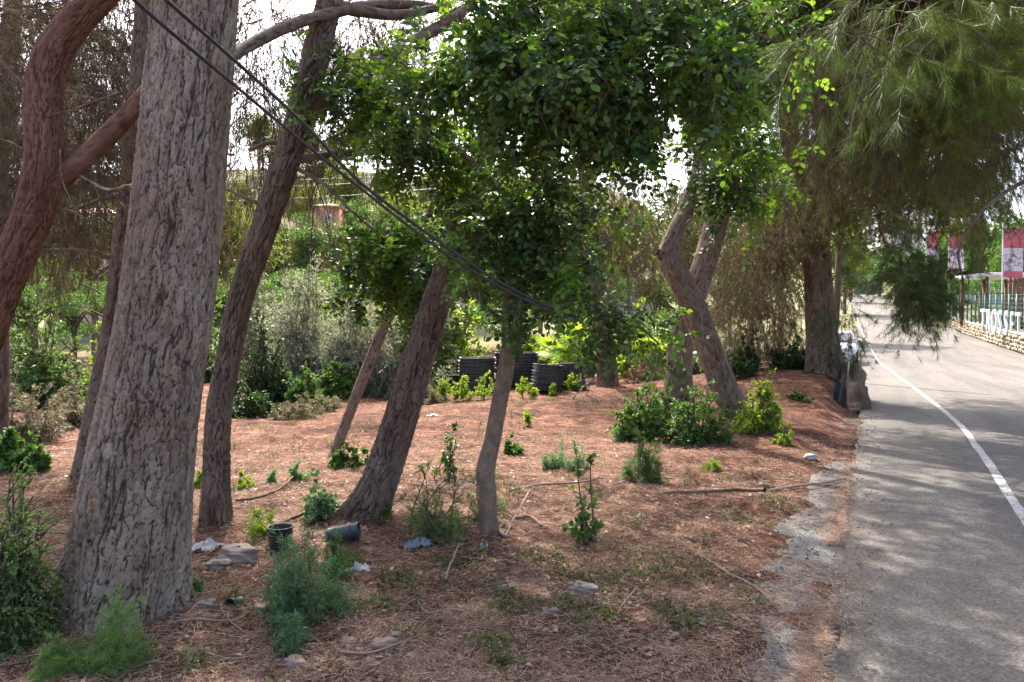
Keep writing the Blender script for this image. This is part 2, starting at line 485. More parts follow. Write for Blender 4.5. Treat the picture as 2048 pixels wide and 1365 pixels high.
c = mixc(n, .8, c, mixc(n, ramp(n, n4, [(.38, (0, 0, 0)), (.62, (1, 1, 1))]), (.5, .47, .45), (1.4, 1.4, 1.4)), 'MULTIPLY')
# green scrub tone on the far hillside only
geo = n.nodes.new('ShaderNodeNewGeometry'); sep = n.nodes.new('ShaderNodeSeparateXYZ'); n.links.new(geo.outputs['Position'], sep.inputs[0])
far = N_(n, 'ShaderNodeMapRange'); far.inputs[1].default_value = 30; far.inputs[2].default_value = 55
n.links.new(sep.outputs['Y'], far.inputs[0])
c = mixc(n, far.outputs[0], c, mixc(n, n1, (.10, .12, .045), (.24, .21, .12)))
surf(n, c, .95, .1, mixc(n, .5, n2, n4), 1.0, .035)
M['forest_floor'] = m
g = obj('ground', mesh_np('ground', np.stack([X, Y, Z], -1).reshape(-1, 3), [ring_faces(len(gy), len(gx), False)], True), 'forest_floor')
tag(g, kind='structure')

# ---- asphalt
def asphalt(name, lo, mid, hi, tint):
    m, n = nodes(name)
    v = obj_coord(n)
    sp = N_(n, 'ShaderNodeTexVoronoi'); sp.inputs['Scale'].default_value = 85; n.links.new(v, sp.inputs['Vector'])
    ag = ramp(n, sp.outputs['Color'], [(.2, lo), (.5, mid), (.85, hi)])
    big = noise(n, v, .35, 4); med = noise(n, v, 4, 5, .7)
    c = mixc(n, .75, ag, mixc(n, big, (.72, .72, .74), (1.3, 1.27, 1.22)), 'MULTIPLY')
    c = mixc(n, .6, c, mixc(n, med, (.7, .7, .7), (1.3, 1.3, 1.3)), 'MULTIPLY')
    mp = n.nodes.new('ShaderNodeMapping'); mp.vector_type = 'TEXTURE'; mp.inputs['Rotation'].default_value = (0, 0, -.435); mp.inputs['Scale'].default_value = (1, 14, 1)
    n.links.new(v, mp.inputs[0])
    trk = noise(n, mp.outputs[0], 1.3, 4, .6)          # wheel tracks along the road
    c = mixc(n, .8, c, ramp(n, trk, [(.36, (.72, .72, .74)), (.5, (1, 1, 1)), (.64, (1.25, 1.23, 1.2))]), 'MULTIPLY')
    stn = ramp(n, noise(n, v, 1.6, 5, .7), [(.30, (.55, .54, .53)), (.40, (1, 1, 1))])
    c = mixc(n, 1.0, c, stn, 'MULTIPLY')
    # bitumen seams
    wv = N_(n, 'ShaderNodeTexVoronoi', feature='DISTANCE_TO_EDGE'); wv.inputs['Scale'].default_value = .42
    d = n.nodes.new('ShaderNodeVectorMath'); d.operation = 'ADD'
    nz = N_(n, 'ShaderNodeTexNoise'); nz.inputs['Scale'].default_value = 2.5; nz.inputs['Detail'].default_value = 5; n.links.new(v, nz.inputs['Vector'])
    mlt = n.nodes.new('ShaderNodeVectorMath'); mlt.operation = 'SCALE'; mlt.inputs[3].default_value = .5
    n.links.new(nz.outputs['Color'], mlt.inputs[0]); n.links.new(v, d.inputs[0]); n.links.new(mlt.outputs[0], d.inputs[1]); n.links.new(d.outputs[0], wv.inputs['Vector'])
    cr = ramp(n, wv.outputs[0], [(.004, (1, 1, 1)), (.012, (0, 0, 0))])
    gate = ramp(n, noise(n, v, .5, 2), [(.5, (0, 0, 0)), (.6, (1, 1, 1))])
    k = mixc(n, 1.0, cr, gate, 'MULTIPLY')
    c = mixc(n, k, c, (.06, .058, .055))
    c = mixc(n, 1.0, c, tint, 'MULTIPLY')
    surf(n, c, .88, .3, sp.outputs['Distance'], .7, .006)
    return m
M['asphalt'] = asphalt('asphalt', (.06, .0585, .057), (.089, .0865, .084), (.13, .126, .121), (1.08, 1.0, .90))
M['concrete'] = asphalt('old_concrete', (.08, .08, .079), (.115, .115, .113), (.16, .158, .155), (1.03, 1.0, .95))
def strip(ys, xl, xr, zoff, nx):
    t = np.linspace(0, 1, nx)[None]
    Xs = xl[:, None] * (1 - t) + xr[:, None] * t
    Ys = np.repeat(ys[:, None], nx, 1)
    Zs = prof(Ys) + zoff
    return np.stack([Xs, Ys, Zs], -1)
ys = axis([(-20, 1, .5), (1, 17, .04), (17, 80, .5), (80, 200, 2)])
jag = (fbm(ys * 2.2, ys * 0 + 3, 61, 4) - .47) * .16 + (fbm(ys * .5, ys * 0 + 9, 66, 2) - .4) * .12
jag = jag * (1 - sstep(15, 17, ys)) + 0.05 * sstep(0.62, .7, vnoise(ys * 1.7, ys * 0, 71)) * (ys < 15)
xl = left_edge(ys) - bay(ys) + jag; xr = right_edge(ys)
S = strip(ys, xl, xr, 0.0, 30)
S[:, 0, 2] -= .006
V = S.reshape(-1, 3)
F = ring_faces(len(ys), 30, False)
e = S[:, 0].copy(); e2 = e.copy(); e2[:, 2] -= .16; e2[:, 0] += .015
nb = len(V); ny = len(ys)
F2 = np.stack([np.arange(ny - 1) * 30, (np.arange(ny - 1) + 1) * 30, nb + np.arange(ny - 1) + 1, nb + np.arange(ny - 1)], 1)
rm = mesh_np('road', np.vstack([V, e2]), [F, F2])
road = obj('road', rm, 'asphalt')
M['bitumen_shadow_edge'] = plain('bitumen_shadow_edge', (.045, .042, .04), .9, .2, var=.4, nscale=30, bstr=.8)  # broken bitumen face, coloured dark to carry the shadow line along the edge
rm.materials.append(M['bitumen_shadow_edge'])
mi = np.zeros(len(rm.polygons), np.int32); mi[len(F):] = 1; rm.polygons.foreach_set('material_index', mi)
tag(road, kind='structure')

# ---- cracked concrete apron beside the asphalt, half buried
ys2 = axis([(-6, 1.5, .4), (1.5, 13.5, .1)])
wob = (fbm(ys2 * .9, ys2 * 0 + 1, 81, 3) - .45) * .5
S2 = strip(ys2, left_edge(ys2) - .6 + wob, left_edge(ys2) + .3, 0.0, 14)
S2[..., 2] = -.072 - .05 * np.minimum(S2[..., 0] - left_edge(S2[..., 1]), 0) + (fbm(S2[..., 0] * 3, S2[..., 1] * 3, 77, 3) - .45) * .02
S2[:, 0, 2] -= .12
apron = obj('pavement', mesh_np('pavement', S2.reshape(-1, 3), [ring_faces(len(ys2), 14, False)], True), 'concrete')
tag(apron, kind='structure')

# ---- worn white edge line
lx = catmull(np.array([[1.9, -2, 0, 0], [2.5, 2.5, 0, 0], [4.37, 6.31, 0, 0], [6.11, 9.66, 0, 0], [8.56, 14.8, 0, 0], [17.1, 34.5, 0, 0], [24.9, 52, 0, 0], [35.6, 76, 0, 0], [46, 100, 0, 0], [57, 130, 0, 0]]), .3)
tdir = unit(np.gradient(lx[:, :2], axis=0)); nrm = np.stack([-tdir[:, 1], tdir[:, 0]], 1)
hw = .045 + .012 * (vnoise(np.arange(len(lx)) * .9, np.zeros(len(lx)), 5) - .5)
Lp = np.stack([np.column_stack([lx[:, :2] + nrm * hw[:, None], prof(lx[:, 1]) + .005]), np.column_stack([lx[:, :2] - nrm * hw[:, None], prof(lx[:, 1]) + .005])], 1)
m, n = nodes('road_paint')
v = obj_coord(n); wr = mixc(n, ramp(n, noise(n, v, 3.5, 5, .75), [(.40, (0, 0, 0)), (.5, (1, 1, 1))]), ramp(n, noise(n, v, 26, 6, .85), [(.50, (.13, .127, .12)), (.56, (.36, .35, .335))]), ramp(n, noise(n, v, 22, 6, .8), [(.40, (.14, .137, .13)), (.5, (.40, .39, .375))]))
surf(n, wr, .8, .3, noise(n, v, 90, 3), .3, .003)
M['road_paint'] = m
tag(obj('road_marking', mesh_np('road_marking', Lp.reshape(-1, 3), [ring_faces(len(lx), 2, False)]), 'road_paint'), kind='structure')

# ---- pine needle litter lying on the floor (geometry)
r = np.random.default_rng(5)
NL = 170000
u = r.random(NL)
d = 2.9 * (10.5 / 2.9) ** u
px = r.uniform(-150, 1760, NL)
lx_ = (px - CX) / FPX * d
s = left_edge(d) - lx_
ptc = fbm(lx_ * 1.4 + 3, d * 1.4, 91, 3)
keep = (s > -.45) & ((s > .95) | ((s > 0) & (ptc + .3 * np.clip(s, 0, 1) > .44 + .3 * (r.random(NL) - .5))) | ((s <= 0) & (ptc + .9 * s > .3 + .5 * (r.random(NL)))))
lx_, d = lx_[keep], d[keep]
k = len(d)
zz = np.maximum(ground_z(lx_, d), np.where(left_edge(d) - lx_ < .95, np.where(left_edge(d) - lx_ < .03, .001, -.068 + .05 * (left_edge(d) - lx_)), -9)) + .004 + r.random(k) * .018
de = 2.7 * (14 / 2.7) ** r.random(16000); se = np.abs(r.normal(.04, .07, 16000)) - .02
kk_ = fbm(de * 1.3, de * 0, 97, 3) > .36; de, se = de[kk_], se[kk_]
lx_ = np.concatenate([lx_, left_edge(de) - se]); d = np.concatenate([d, de]); zz = np.concatenate([zz, np.where(se < 0, .005, -.06 + .02 * r.random(len(de)))]); k = len(d)
ang = r.uniform(0, 6.283, k)
D = np.stack([np.cos(ang), np.sin(ang), r.normal(0, .16, k)], 1)
Nn = unit(np.stack([r.normal(0, .5, k), r.normal(0, .5, k), np.ones(k)], 1))
V, F = leaf_cards(np.stack([lx_, d, zz], 1), D, Nn, r.uniform(.05, .11, k), r.uniform(.0016, .003, k), 'needle')
tag(obj('needle_litter', mesh_np('needle_litter', V, [F]), 'litter_needle'), 'reddish brown fallen pine needles carpeting the lot beside the road', 'needle litter', kind='stuff')
# crumbs of asphalt and gravel along the broken edge
k = 2600; gy_ = 2.6 * (15 / 2.6) ** r.random(k); gs = r.normal(.12, .22, k); gx_ = left_edge(gy_) - gs
gzz = np.where(gs < .02, .004, np.maximum(ground_z(gx_, gy_), -.072 + .05 * gs)); rad_ = r.uniform(.004, .016, k) * r.random(k) ** .5
oc = np.array([[1, 0, 0], [0, 1, 0], [-1, 0, 0], [0, -1, 0], [0, 0, 1], [0, 0, -.4]]); of = np.array([[0, 1, 4], [1, 2, 4], [2, 3, 4], [3, 0, 4], [1, 0, 5], [2, 1, 5], [3, 2, 5], [0, 3, 5]])
V = np.stack([gx_, gy_, gzz + rad_ * .3], 1)[:, None] + oc[None] * rad_[:, None, None] * r.uniform(.6, 1.3, (k, 6, 1))
M['gravel'] = leaf_mat('gravel', [(.10, .095, .09), (.17, .16, .15), (.26, .24, .22)], 0.0, .9, .2)
tag(obj('gravel', mesh_np('gravel', V.reshape(-1, 3), [(of[None] + (np.arange(k) * 6)[:, None, None]).reshape(-1, 3)]), 'gravel'), 'grey gravel crumbs along the broken asphalt edge', 'gravel', kind='stuff')
# dry leaves and bark flakes among the needles
k = 3500
d = 2.9 * (12 / 2.9) ** r.random(k); px = r.uniform(-100, 1700, k); x_ = (px - CX) / FPX * d
ok = left_edge(d) - x_ > .3; d, x_ = d[ok], x_[ok]; k = len(d)
ang = r.uniform(0, 6.283, k)
V, F = leaf_cards(np.stack([x_, d, ground_z(x_, d) + .012], 1), np.stack([np.cos(ang), np.sin(ang), r.normal(0, .2, k)], 1), unit(np.stack([r.normal(0, .5, k), r.normal(0, .5, k), np.ones(k)], 1)), r.uniform(.02, .05, k), r.uniform(.012, .03, k), 'round')
M['dry_leaf'] = leaf_mat('dry_leaf', [(.16, .09, .05), (.30, .18, .11), (.42, .30, .21), (.20, .16, .05)], .15, tint=(1.1, 1, .7))
tag(obj('leaf_litter', mesh_np('leaf_litter', V, [F]), 'dry_leaf'), 'curled dry leaves and bark flakes scattered among the pine needles', 'leaf litter', kind='stuff')

# ================================================================== TREES
def px_path(pts, d, ext=None):
    """rows (px,py,width_px[,depth]) -> rows (x,y,z,r)"""
    out = []
    for p in pts:
        dd = p[3] if len(p) > 3 else d
        q = at(p[0], p[1], dd)
        th_ = math.atan((p[0] - CX) / FPX)          # stems off the axis look wider
        out.append([*q, p[2] * 0.5 * dd / FPX * math.cos(th_)])
    return np.array(out)
def trunk_part(t, path, mat, nu=90, step=.02, plate=(.05, .12), amp=.010, flare=.3, seed=1, lump=.06, name='trunk', vis=4.5, sink=True):
    path = np.array(path, float)
    if mat != 'bark_grey':
        path[:, 3] *= .91
    if sink:
        g0 = gz(path[0, 0], path[0, 1])
        path[0, 2] = g0 + .01
        dirn = path[1, :3] - path[0, :3]; dirn = dirn / np.linalg.norm(dirn)
        path = np.vstack([np.append(path[0, :3] - dirn * .22, path[0, 3] * 1.05), path])
    V, F, A = bark_tube(path, nu, (lambda p: step if p[2] < vis else step * 6), plate, amp, flare, seed, lump)
    return obj(name, mesh_np(name, V, [F], True, A), mat, t)
def branch_part(t, path, mat, sides=14, seed=1, name='branch'):
    V, F, A = bark_tube(path, sides, .04, (.03, .09), .004, 0, seed, .06)
    return obj(name, mesh_np(name, V, [F], True, A), mat, t)

def ell_list(blobs):
    """(px,py,d,rx_px,ry_px,rd_m,count) -> centres, radii, counts"""
    Cc, Rr, Nn = [], [], []
    for b in blobs:
        Cc.append(at(b[0], b[1], b[2])); k = b[2] / FPX
        Rr.append([b[3] * k, b[5], b[4] * k]); Nn.append(b[6])
    return np.array(Cc), np.array(Rr), Nn

def pine_foliage(t, ells, seed, mat='needle', twigmat='twig', droop=.55, length=(.35, .8), tufts=4, per=16, nl=(.06, .11), nw=.0022, t0=.35, anchor=None, twig_r=.005, down=.2, needle_frac=1.0, spread=.9, sub=True, name='foliage'):
    r = np.random.default_rng(seed)
    Cc, Rr, Nn = ells
    Ss, Ds = [], []
    for c, rad, n in zip(Cc, Rr, Nn):
        S, v = in_ell(c, rad, n, r, .1)
        Ss.append(S); Ds.append(v)
    S = np.concatenate(Ss); v = np.concatenate(Ds)
    D = unit(v * .7 + r.normal(0, .55, v.shape) + np.array([0, 0, -down]))
    L = r.uniform(*length, len(S))
    P = sprays(S, D, L, droop * r.uniform(.3, 1.4, len(S)), r, 6, .07)
    mb = MB()
    mb.add(*tubes(P, twig_r, twig_r * .35, 3))
    if sub:   # side shoots
        Q, T = pick(P, 3, .2, .95, r)
        D2 = unit(T * .6 + r.normal(0, .6, T.shape) + np.array([0, 0, -down]))
        P2 = sprays(Q, D2, r.uniform(.12, .34, len(Q)), droop * .7, r, 4, .08)
        mb.add(*tubes(P2, twig_r * .55, twig_r * .25, 3))
    # limbs that carry the shoots
    if anchor is not None:
        for i, (c, rad) in enumerate(zip(Cc, Rr)):
            a = np.asarray(anchor[i] if len(anchor) == len(Cc) else anchor[0], float)
            midp = (a + c) / 2 + np.array([0, 0, .12 * np.linalg.norm(a - c)])
            rr = .012 + .006 * np.linalg.norm(rad)
            V, F = tube([[*a, rr * 1.5], [*midp, rr], [*c, rr * .7], [*(c + (c - midp) * .5), rr * .3]], 6, .15)
            mb.add(V, F)
            k = 14
            E, vv = in_ell(c, rad * .85, k, r, .5)
            PP = np.stack([c + (E - c) * q + np.array([0, 0, .08]) * math.sin(q * 3) for q in np.linspace(0, 1, 6)], 1)
            mb.add(*tubes(PP, rr * .5, .004, 4))
    obj('twigs', mb.mesh('twigs'), twigmat, t, kind='stuff')
    Q = [pick(P, tufts, t0, 1.0, r)]
    if sub:
        Q.append(pick(P2, max(1, tufts // 2), .4, 1.0, r))
    Qp = np.concatenate([q[0] for q in Q]); Qt = np.concatenate([q[1] for q in Q])
    if needle_frac < 1:
        kk = r.random(len(Qp)) < needle_frac; Qp, Qt = Qp[kk], Qt[kk]
    Qp = np.repeat(Qp, per, 0); Qt = np.repeat(Qt, per, 0)
    k = len(Qp)
    perp = unit(np.cross(Qt, r.normal(size=(k, 3))))
    D = unit(Qt * r.uniform(.35, 1.3, (k, 1)) + perp * spread + np.array([0, 0, -.12]))
    Qp = Qp + Qt * r.uniform(-.03, .03, (k, 1))
    V, F = leaf_cards(Qp, D, unit(r.normal(size=(k, 3))), r.uniform(*nl, k), nw, 'needle')
    obj(name, mesh_np(name, V, [F]), mat, t, kind='stuff')

def carob_foliage(t, ells, seed, mat='carob', young=.06, leaf=.046, limbs=None, dens=.54):
    r = np.random.default_rng(seed)
    Cc, Rr, Nn = ells
    Ss, Vs = [], []
    for c, rad, n in zip(Cc, Rr, Nn):
        # lumpy: every blob is a handful of clumps
        nc = max(4, int(n / 26))
        K, _ = in_ell(c, rad * .85, nc, r, .25)
        rc = .26 * rad.mean() + .05
        j = r.integers(0, nc, int(n * dens))
        v = unit(r.normal(size=(len(j), 3)))
        Ss.append(K[j] + v * (r.random(len(j)) ** .5)[:, None] * rc * np.array([1, 1, .8])); Vs.append(v)
    S = np.concatenate(Ss); v = np.concatenate(Vs)
    D = unit(v * .8 + r.normal(0, .5, v.shape) + np.array([0, 0, .15]))
    P = sprays(S, D, r.uniform(.12, .26, len(S)), .5, r, 5, .06)
    mb = MB(); mb.add(*tubes(P, .0035, .0018, 3))
    # compound leaves: rachis with paired leaflets
    Q, T = pick(P, 3, .15, 1.0, r)
    perp = unit(np.cross(T, r.normal(size=T.shape)))
    RD = unit(T * .45 + perp * .9 + np.array([0, 0, .05]))
    RL = r.uniform(.09, .15, len(Q))
    RP = sprays(Q, RD, RL, .45, r, 5, .03)
    mb.add(*tubes(RP, .0016, .001, 3))
    obj('twigs', mb.mesh('twigs'), 'twig', t, kind='stuff')
    n_ = len(RP)
    Ps, Ds, Ns, Ls = [], [], [], []
    upish = unit(r.normal(0, .45, (n_, 3)) + np.array([0, 0, 1.]))
    for kk, tt in enumerate((1.0, 2.0, 3.0, 4.0)):
        i = int(tt); pos = RP[:, i]; tan = unit(RP[:, i] - RP[:, i - 1])
        B = unit(np.cross(upish, tan)); Nl = np.cross(tan, B)
        for sgn in (-1, 1):
            if kk == 3 and sgn == 1:
                continue
            dirn = unit(B * sgn * .95 + tan * .45 + r.normal(0, .18, tan.shape)) if kk < 3 else unit(tan + r.normal(0, .2, tan.shape))
            Ps.append(pos); Ds.append(dirn); Ns.append(unit(Nl + r.normal(0, .28, tan.shape))); Ls.append(leaf * r.uniform(.55, 1.2, n_))
    Ps = np.concatenate(Ps); Ds = np.concatenate(Ds); Ns = np.concatenate(Ns); Ls = np.concatenate(Ls)
    cl = np.tile(vnoise(Q[:, 0] * 3 + 50, Q[:, 2] * 3 + Q[:, 1] * 2 + 50, 44), 7)
    yo = cl > (1 - young * 3.2)
    for nm, sel, mt in (('foliage', ~yo, mat), ('young_foliage', yo, 'carob_young')):
        if sel.sum() < 5:
            continue
        V, F = leaf_cards(Ps[sel], Ds[sel], Ns[sel], Ls[sel], Ls[sel] * .70, 'round')
        obj(nm, mesh_np(nm, V, [F]), mt, t, kind='stuff')

def W(*rows):
    """world ellipsoids (x,y,z,rx,ry,rz,count)"""
    a = np.array(rows, float)
    return a[:, :3], a[:, 3:6], [int(v) for v in a[:, 6]]
def join(*e):
    return np.concatenate([x[0] for x in e]), np.concatenate([x[1] for x in e]), sum([list(x[2]) for x in e], [])

# --- the massive trunk in the left foreground
p = px_path([(240, 1230, 290), (260, 1090, 250), (285, 900, 222), (312, 740, 202), (335, 600, 194), (352, 450, 188), (366, 300, 183), (380, 150, 178), (392, 0, 172), (405, -200, 165), (425, -600, 140), (450, -1200, 100), (470, -1900, 55)], 4.05)
t = thing('pine_tree', 'massive grey pine with thick fissured trunk in the left foreground', 'tree', (p[0, 0], p[0, 1], gz(p[0, 0], p[0, 1])))
trunk_part(t, p, 'bark_grey', 280, .0085, (.036, .115), .011, .2, 4, .025, vis=3.7)
branch_part(t, px_path([(400, 150, 34, 4.2), (470, 108, 28, 4.7), (555, 62, 26, 5.1), (630, 36, 24, 5.5), (740, 12, 22, 6.0), (860, 14, 17, 6.4), (940, 50, 10, 6.7)], 5), 'bark_brown', 16, 3)
branch_part(t, px_path([(300, 385, 14, 4.1), (262, 372, 10, 4.3), (215, 380, 7, 4.6), (160, 352, 5, 5.0)], 4), 'bark_pale', 8, 5)
pine_foliage(t, W((-2.2, 6.6, 7.8, 1.8, 1.6, .9, 66), (-3.6, 8.4, 7.4, 2.0, 1.8, 1.0, 120), (-5.2, 7.6, 7.2, 1.8, 1.8, .9, 90), (-1.6, 9.2, 7.4, 1.9, 1.6, .8, 108)), 12, 'needle', anchor=[at(450, -1200, 4.05)], tufts=5, per=11, nw=.012, nl=(.1, .18))

# --- slim leaning pine just right of it
p = px_path([(432, 1066, 68), (433, 960, 62), (437, 830, 58), (452, 740, 56), (480, 600, 58), (513, 500, 60), (556, 370, 62), (598, 240, 62), (632, 110, 60), (655, 20, 58, 5.75), (690, -120, 54, 5.9), (740, -350, 46, 6.1), (800, -750, 34, 6.4), (830, -1200, 18, 6.7)], 5.7)
t = thing('pine_tree', 'slender brown pine leaning right, just behind the massive grey trunk', 'tree', (p[0, 0], p[0, 1], gz(p[0, 0], p[0, 1])))
trunk_part(t, p, 'bark_brown', 120, .014, (.042, .11), .012, .22, 9, .07)
B2 = [[(585, 320, 20, 5.7), (650, 312, 17, 5.8), (735, 304, 14, 6.0), (800, 292, 11, 6.2), (880, 320, 6, 6.5)],
      [(618, 235, 34, 5.7), (690, 165, 32, 5.8), (770, 118, 30, 6.0), (850, 70, 26, 6.2), (930, 20, 20, 6.5), (1000, -60, 14, 6.8)],
      [(590, 335, 9, 5.7), (650, 370, 8, 5.6), (705, 425, 6, 5.5), (760, 470, 4, 5.5)],
      [(660, 10, 30, 5.7), (720, 22, 26, 5.9), (800, 30, 20, 6.1), (900, 10, 14, 6.4)],
      [(545, 420, 10, 5.7), (500, 400, 9, 5.9), (455, 380, 6, 6.2)], [(500, 300, 9, 6.1), (540, 285, 10, 5.9), (585, 290, 12, 5.7)]]
for i, b in enumerate(B2):
    branch_part(t, px_path(b, 5.7), 'bark_brown', 10, 20 + i)
e2 = ell_list([(520, 200, 6.8, 80, 120, .6, 110), (540, 60, 6.8, 100, 90, .6, 130), (720, 70, 6.8, 110, 90, .6, 120), (700, 230, 6.6, 100, 50, .5, 40), (620, 360, 6.4, 60, 40, .4, 12), (840, 60, 7, 90, 80, .5, 90), (490, 350, 8.4, 50, 60, .6, 56), (470, 460, 8.8, 30, 40, .5, 12)])
pine_foliage(t, join(e2, W((-1.6, 7.8, 6.6, 1.2, 1.2, .6, 40), (-.2, 8.5, 7.2, 1.6, 1.4, .8, 70))), 13, 'needle_dull', droop=.9, length=(.3, .75), tufts=3, per=12, nw=.0034, twig_r=.0052, down=.55, needle_frac=.9)

# --- pine half hidden behind the massive trunk
p = px_path([(163, 978, 46), (184, 860, 52), (205, 760, 55), (230, 640, 55), (248, 480, 50), (262, 330, 45), (275, 180, 40), (285, 20, 36), (300, -250, 28), (310, -650, 16)], 7.4)
t = thing('pine_tree', 'brown pine half hidden behind the left side of the massive grey trunk', 'tree', (p[0, 0], p[0, 1], gz(p[0, 0], p[0, 1])))
trunk_part(t, p, 'bark_brown', 90, .02, (.04, .1), .009, .15, 31, .03)
for i, b in enumerate([[(255, 390, 14, 7.4), (200, 400, 10, 7.2), (130, 430, 6, 7.0)], [(235, 520, 12, 7.4), (160, 500, 8, 7.2), (90, 500, 5, 7.2)], [(270, 240, 14, 7.4), (190, 200, 10, 7.2), (100, 190, 6, 7.0)], [(262, 330, 10, 7.4), (330, 300, 8, 7.6), (470, 310, 6, 7.8)]]):
    branch_part(t, px_path(b, 7.4), 'bark_brown', 8, 40 + i)
e3 = ell_list([(60, 60, 8.5, 120, 90, .8, 170), (190, 130, 8.5, 100, 110, .8, 190), (180, 270, 8.3, 90, 80, .7, 120), (190, 390, 8.3, 90, 70, .7, 80), (60, 400, 8.6, 110, 80, .7, 80), (40, 240, 8.6, 80, 120, .7, 120), (200, 480, 8.4, 70, 50, .6, 36), (240, 40, 8.4, 100, 80, .6, 130)])
pine_foliage(t, join(e3, W((-4.5, 9.5, 7.2, 1.8, 1.6, .9, 90), (-3, 10.5, 7.6, 1.8, 1.6, .9, 90))), 14, 'needle_dull', droop=.7, length=(.3, .8), tufts=4, per=12, nw=.005, twig_r=.0075, down=.35, needle_frac=.85)

# --- red-barked pine sweeping up from the left border
p = px_path([(-200, 1130, 118), (-125, 900, 104), (-50, 720, 97), (0, 590, 93), (46, 480, 92), (80, 390, 95), (90, 300, 92), (86, 200, 92), (106, 110, 88), (152, 45, 78), (215, -15, 64), (300, -100, 55), (420, -260, 44), (520, -500, 26)], 5.0)
t = thing('pine_tree', 'crooked red barked pine curving up along the left border', 'tree', (p[0, 0], p[0, 1], gz(p[0, 0], p[0, 1])))
trunk_part(t, p, 'bark_red', 130, .014, (.036, .11), .009, .12, 51, .08)
branch_part(t, px_path([(100, 372, 50, 5.0), (150, 335, 46, 5.05), (212, 275, 44, 5.15), (272, 212, 40, 5.25), (330, 140, 34, 5.4), (380, 40, 26, 5.6)], 5), 'bark_red', 22, 6)
for i, b in enumerate([[(105, 230, 7, 4.95), (160, 215, 6, 4.9), (240, 185, 4, 4.9)], [(80, 330, 6, 4.95), (30, 290, 5, 4.9), (-30, 270, 4, 4.8)], [(98, 190, 8, 4.95), (50, 170, 6, 4.9), (-20, 100, 4, 4.8)], [(120, 300, 5, 4.9), (125, 360, 4, 4.85), (150, 420, 3, 4.85)], [(60, 440, 7, 5), (130, 420, 6, 5.1), (190, 450, 4, 5.2)]]):
    branch_part(t, px_path(b, 5), 'bark_pale', 7, 60 + i)
e4 = ell_list([(240, 90, 6.2, 80, 90, .5, 60), (190, 200, 6.0, 80, 70, .4, 40), (30, 130, 6.2, 70, 90, .4, 60), (210, 330, 6.2, 60, 60, .4, 30)])
pine_foliage(t, join(e4, W((-2.8, 6.2, 5.9, 1.3, 1.2, .7, 60), (-4.4, 6.6, 6.2, 1.5, 1.3, .8, 60))), 15, 'needle_dull', droop=.7, tufts=3, per=10, nw=.0032, twig_r=.0048, down=.35, needle_frac=.8)

# --- thin trunk on the very left border
p = px_path([(3, 892, 30), (6, 700, 32), (-4, 500, 34), (4, 300, 40), (20, 100, 44), (30, -60, 40), (45, -400, 24)], 9.0)
t = thing('pine_tree', 'thin dark pine trunk standing on the very left border', 'tree', (p[0, 0], p[0, 1], gz(p[0, 0], p[0, 1])))
trunk_part(t, p, 'bark_brown', 60, .03, (.045, .11), .009, .15, 71)
pine_foliage(t, join(ell_list([(20, 320, 9.8, 90, 100, .8, 70), (120, 440, 9.8, 90, 60, .8, 40), (100, 100, 10.5, 130, 120, .8, 140)]), W((-5.6, 11, 7, 1.8, 1.8, 1, 90))), 16, 'needle_dull', droop=.8, tufts=4, per=14, nw=.0055, twig_r=.008, down=.45)

# --- leaning dark pine, centre left
p = px_path([(731, 1058, 90), (760, 960, 80), (800, 840, 76), (836, 720, 70), (868, 620, 64), (895, 540, 60), (930, 440, 56), (965, 320, 52), (995, 200, 48), (1020, 60, 44), (1050, -150, 40, 6.1), (1080, -500, 32, 6.4), (1090, -900, 18, 6.8)], 6.0)
t = thing('pine_tree', 'dark pine leaning to the right, its foot beside the plastic tub', 'tree', (p[0, 0], p[0, 1], gz(p[0, 0], p[0, 1])))
trunk_part(t, p, 'bark_brown', 150, .013, (.045, .115), .014, .26, 81, .06)
branch_part(t, px_path([(925, 500, 24, 6.0), (970, 455, 20, 5.9), (1010, 425, 14, 5.8)], 6), 'bark_brown', 10, 82)
pine_foliage(t, W((.2, 10, 7.0, 1.6, 1.2, .8, 90), (1.6, 10.6, 7.4, 1.8, 1.4, .9, 114), (-1, 11.4, 7.6, 1.8, 1.5, .9, 102)), 17, 'needle', anchor=[at(1080, -500, 6.4)], tufts=5, per=11, nw=.012, nl=(.1, .18))

# --- slim pale carob behind, with two crowns of leaves
p = px_path([(667, 926, 22), (690, 850, 24), (720, 772, 24), (745, 710, 25), (769, 650, 24), (788, 608, 22), (812, 530, 18), (840, 470, 15), (865, 410, 13), (886, 368, 11), (905, 290, 10), (915, 180, 8)], 8.8)
t = thing('carob_tree', 'slim crooked carob with pale upper stem, standing furthest left of the leafy ones', 'tree', (p[0, 0], p[0, 1], gz(p[0, 0], p[0, 1])))
trunk_part(t, p, 'bark_pale', 40, .03, (.04, .09), .006, .2, 91, .05)
for i, b in enumerate([[(800, 560, 12, 8.8), (760, 530, 9, 8.2), (730, 490, 6, 7.6)], [(790, 600, 12, 8.8), (830, 610, 9, 8.2), (850, 640, 6, 7.6)], [(880, 380, 9, 8.8), (830, 300, 8, 8), (770, 220, 6, 7.2)]]):
    branch_part(t, px_path(b, 8.8), 'bark_pale', 8, 92 + i)
carob_foliage(t, ell_list([(800, 545, 7.0, 85, 75, .5, 210), (735, 500, 7.0, 55, 45, .4, 90), (760, 590, 7.0, 60, 50, .4, 100), (850, 610, 6.9, 60, 70, .4, 120), (850, 700, 6.6, 40, 50, .3, 60), (810, 470, 7.0, 50, 40, .3, 60)]), 18, young=.09, leaf=.056)

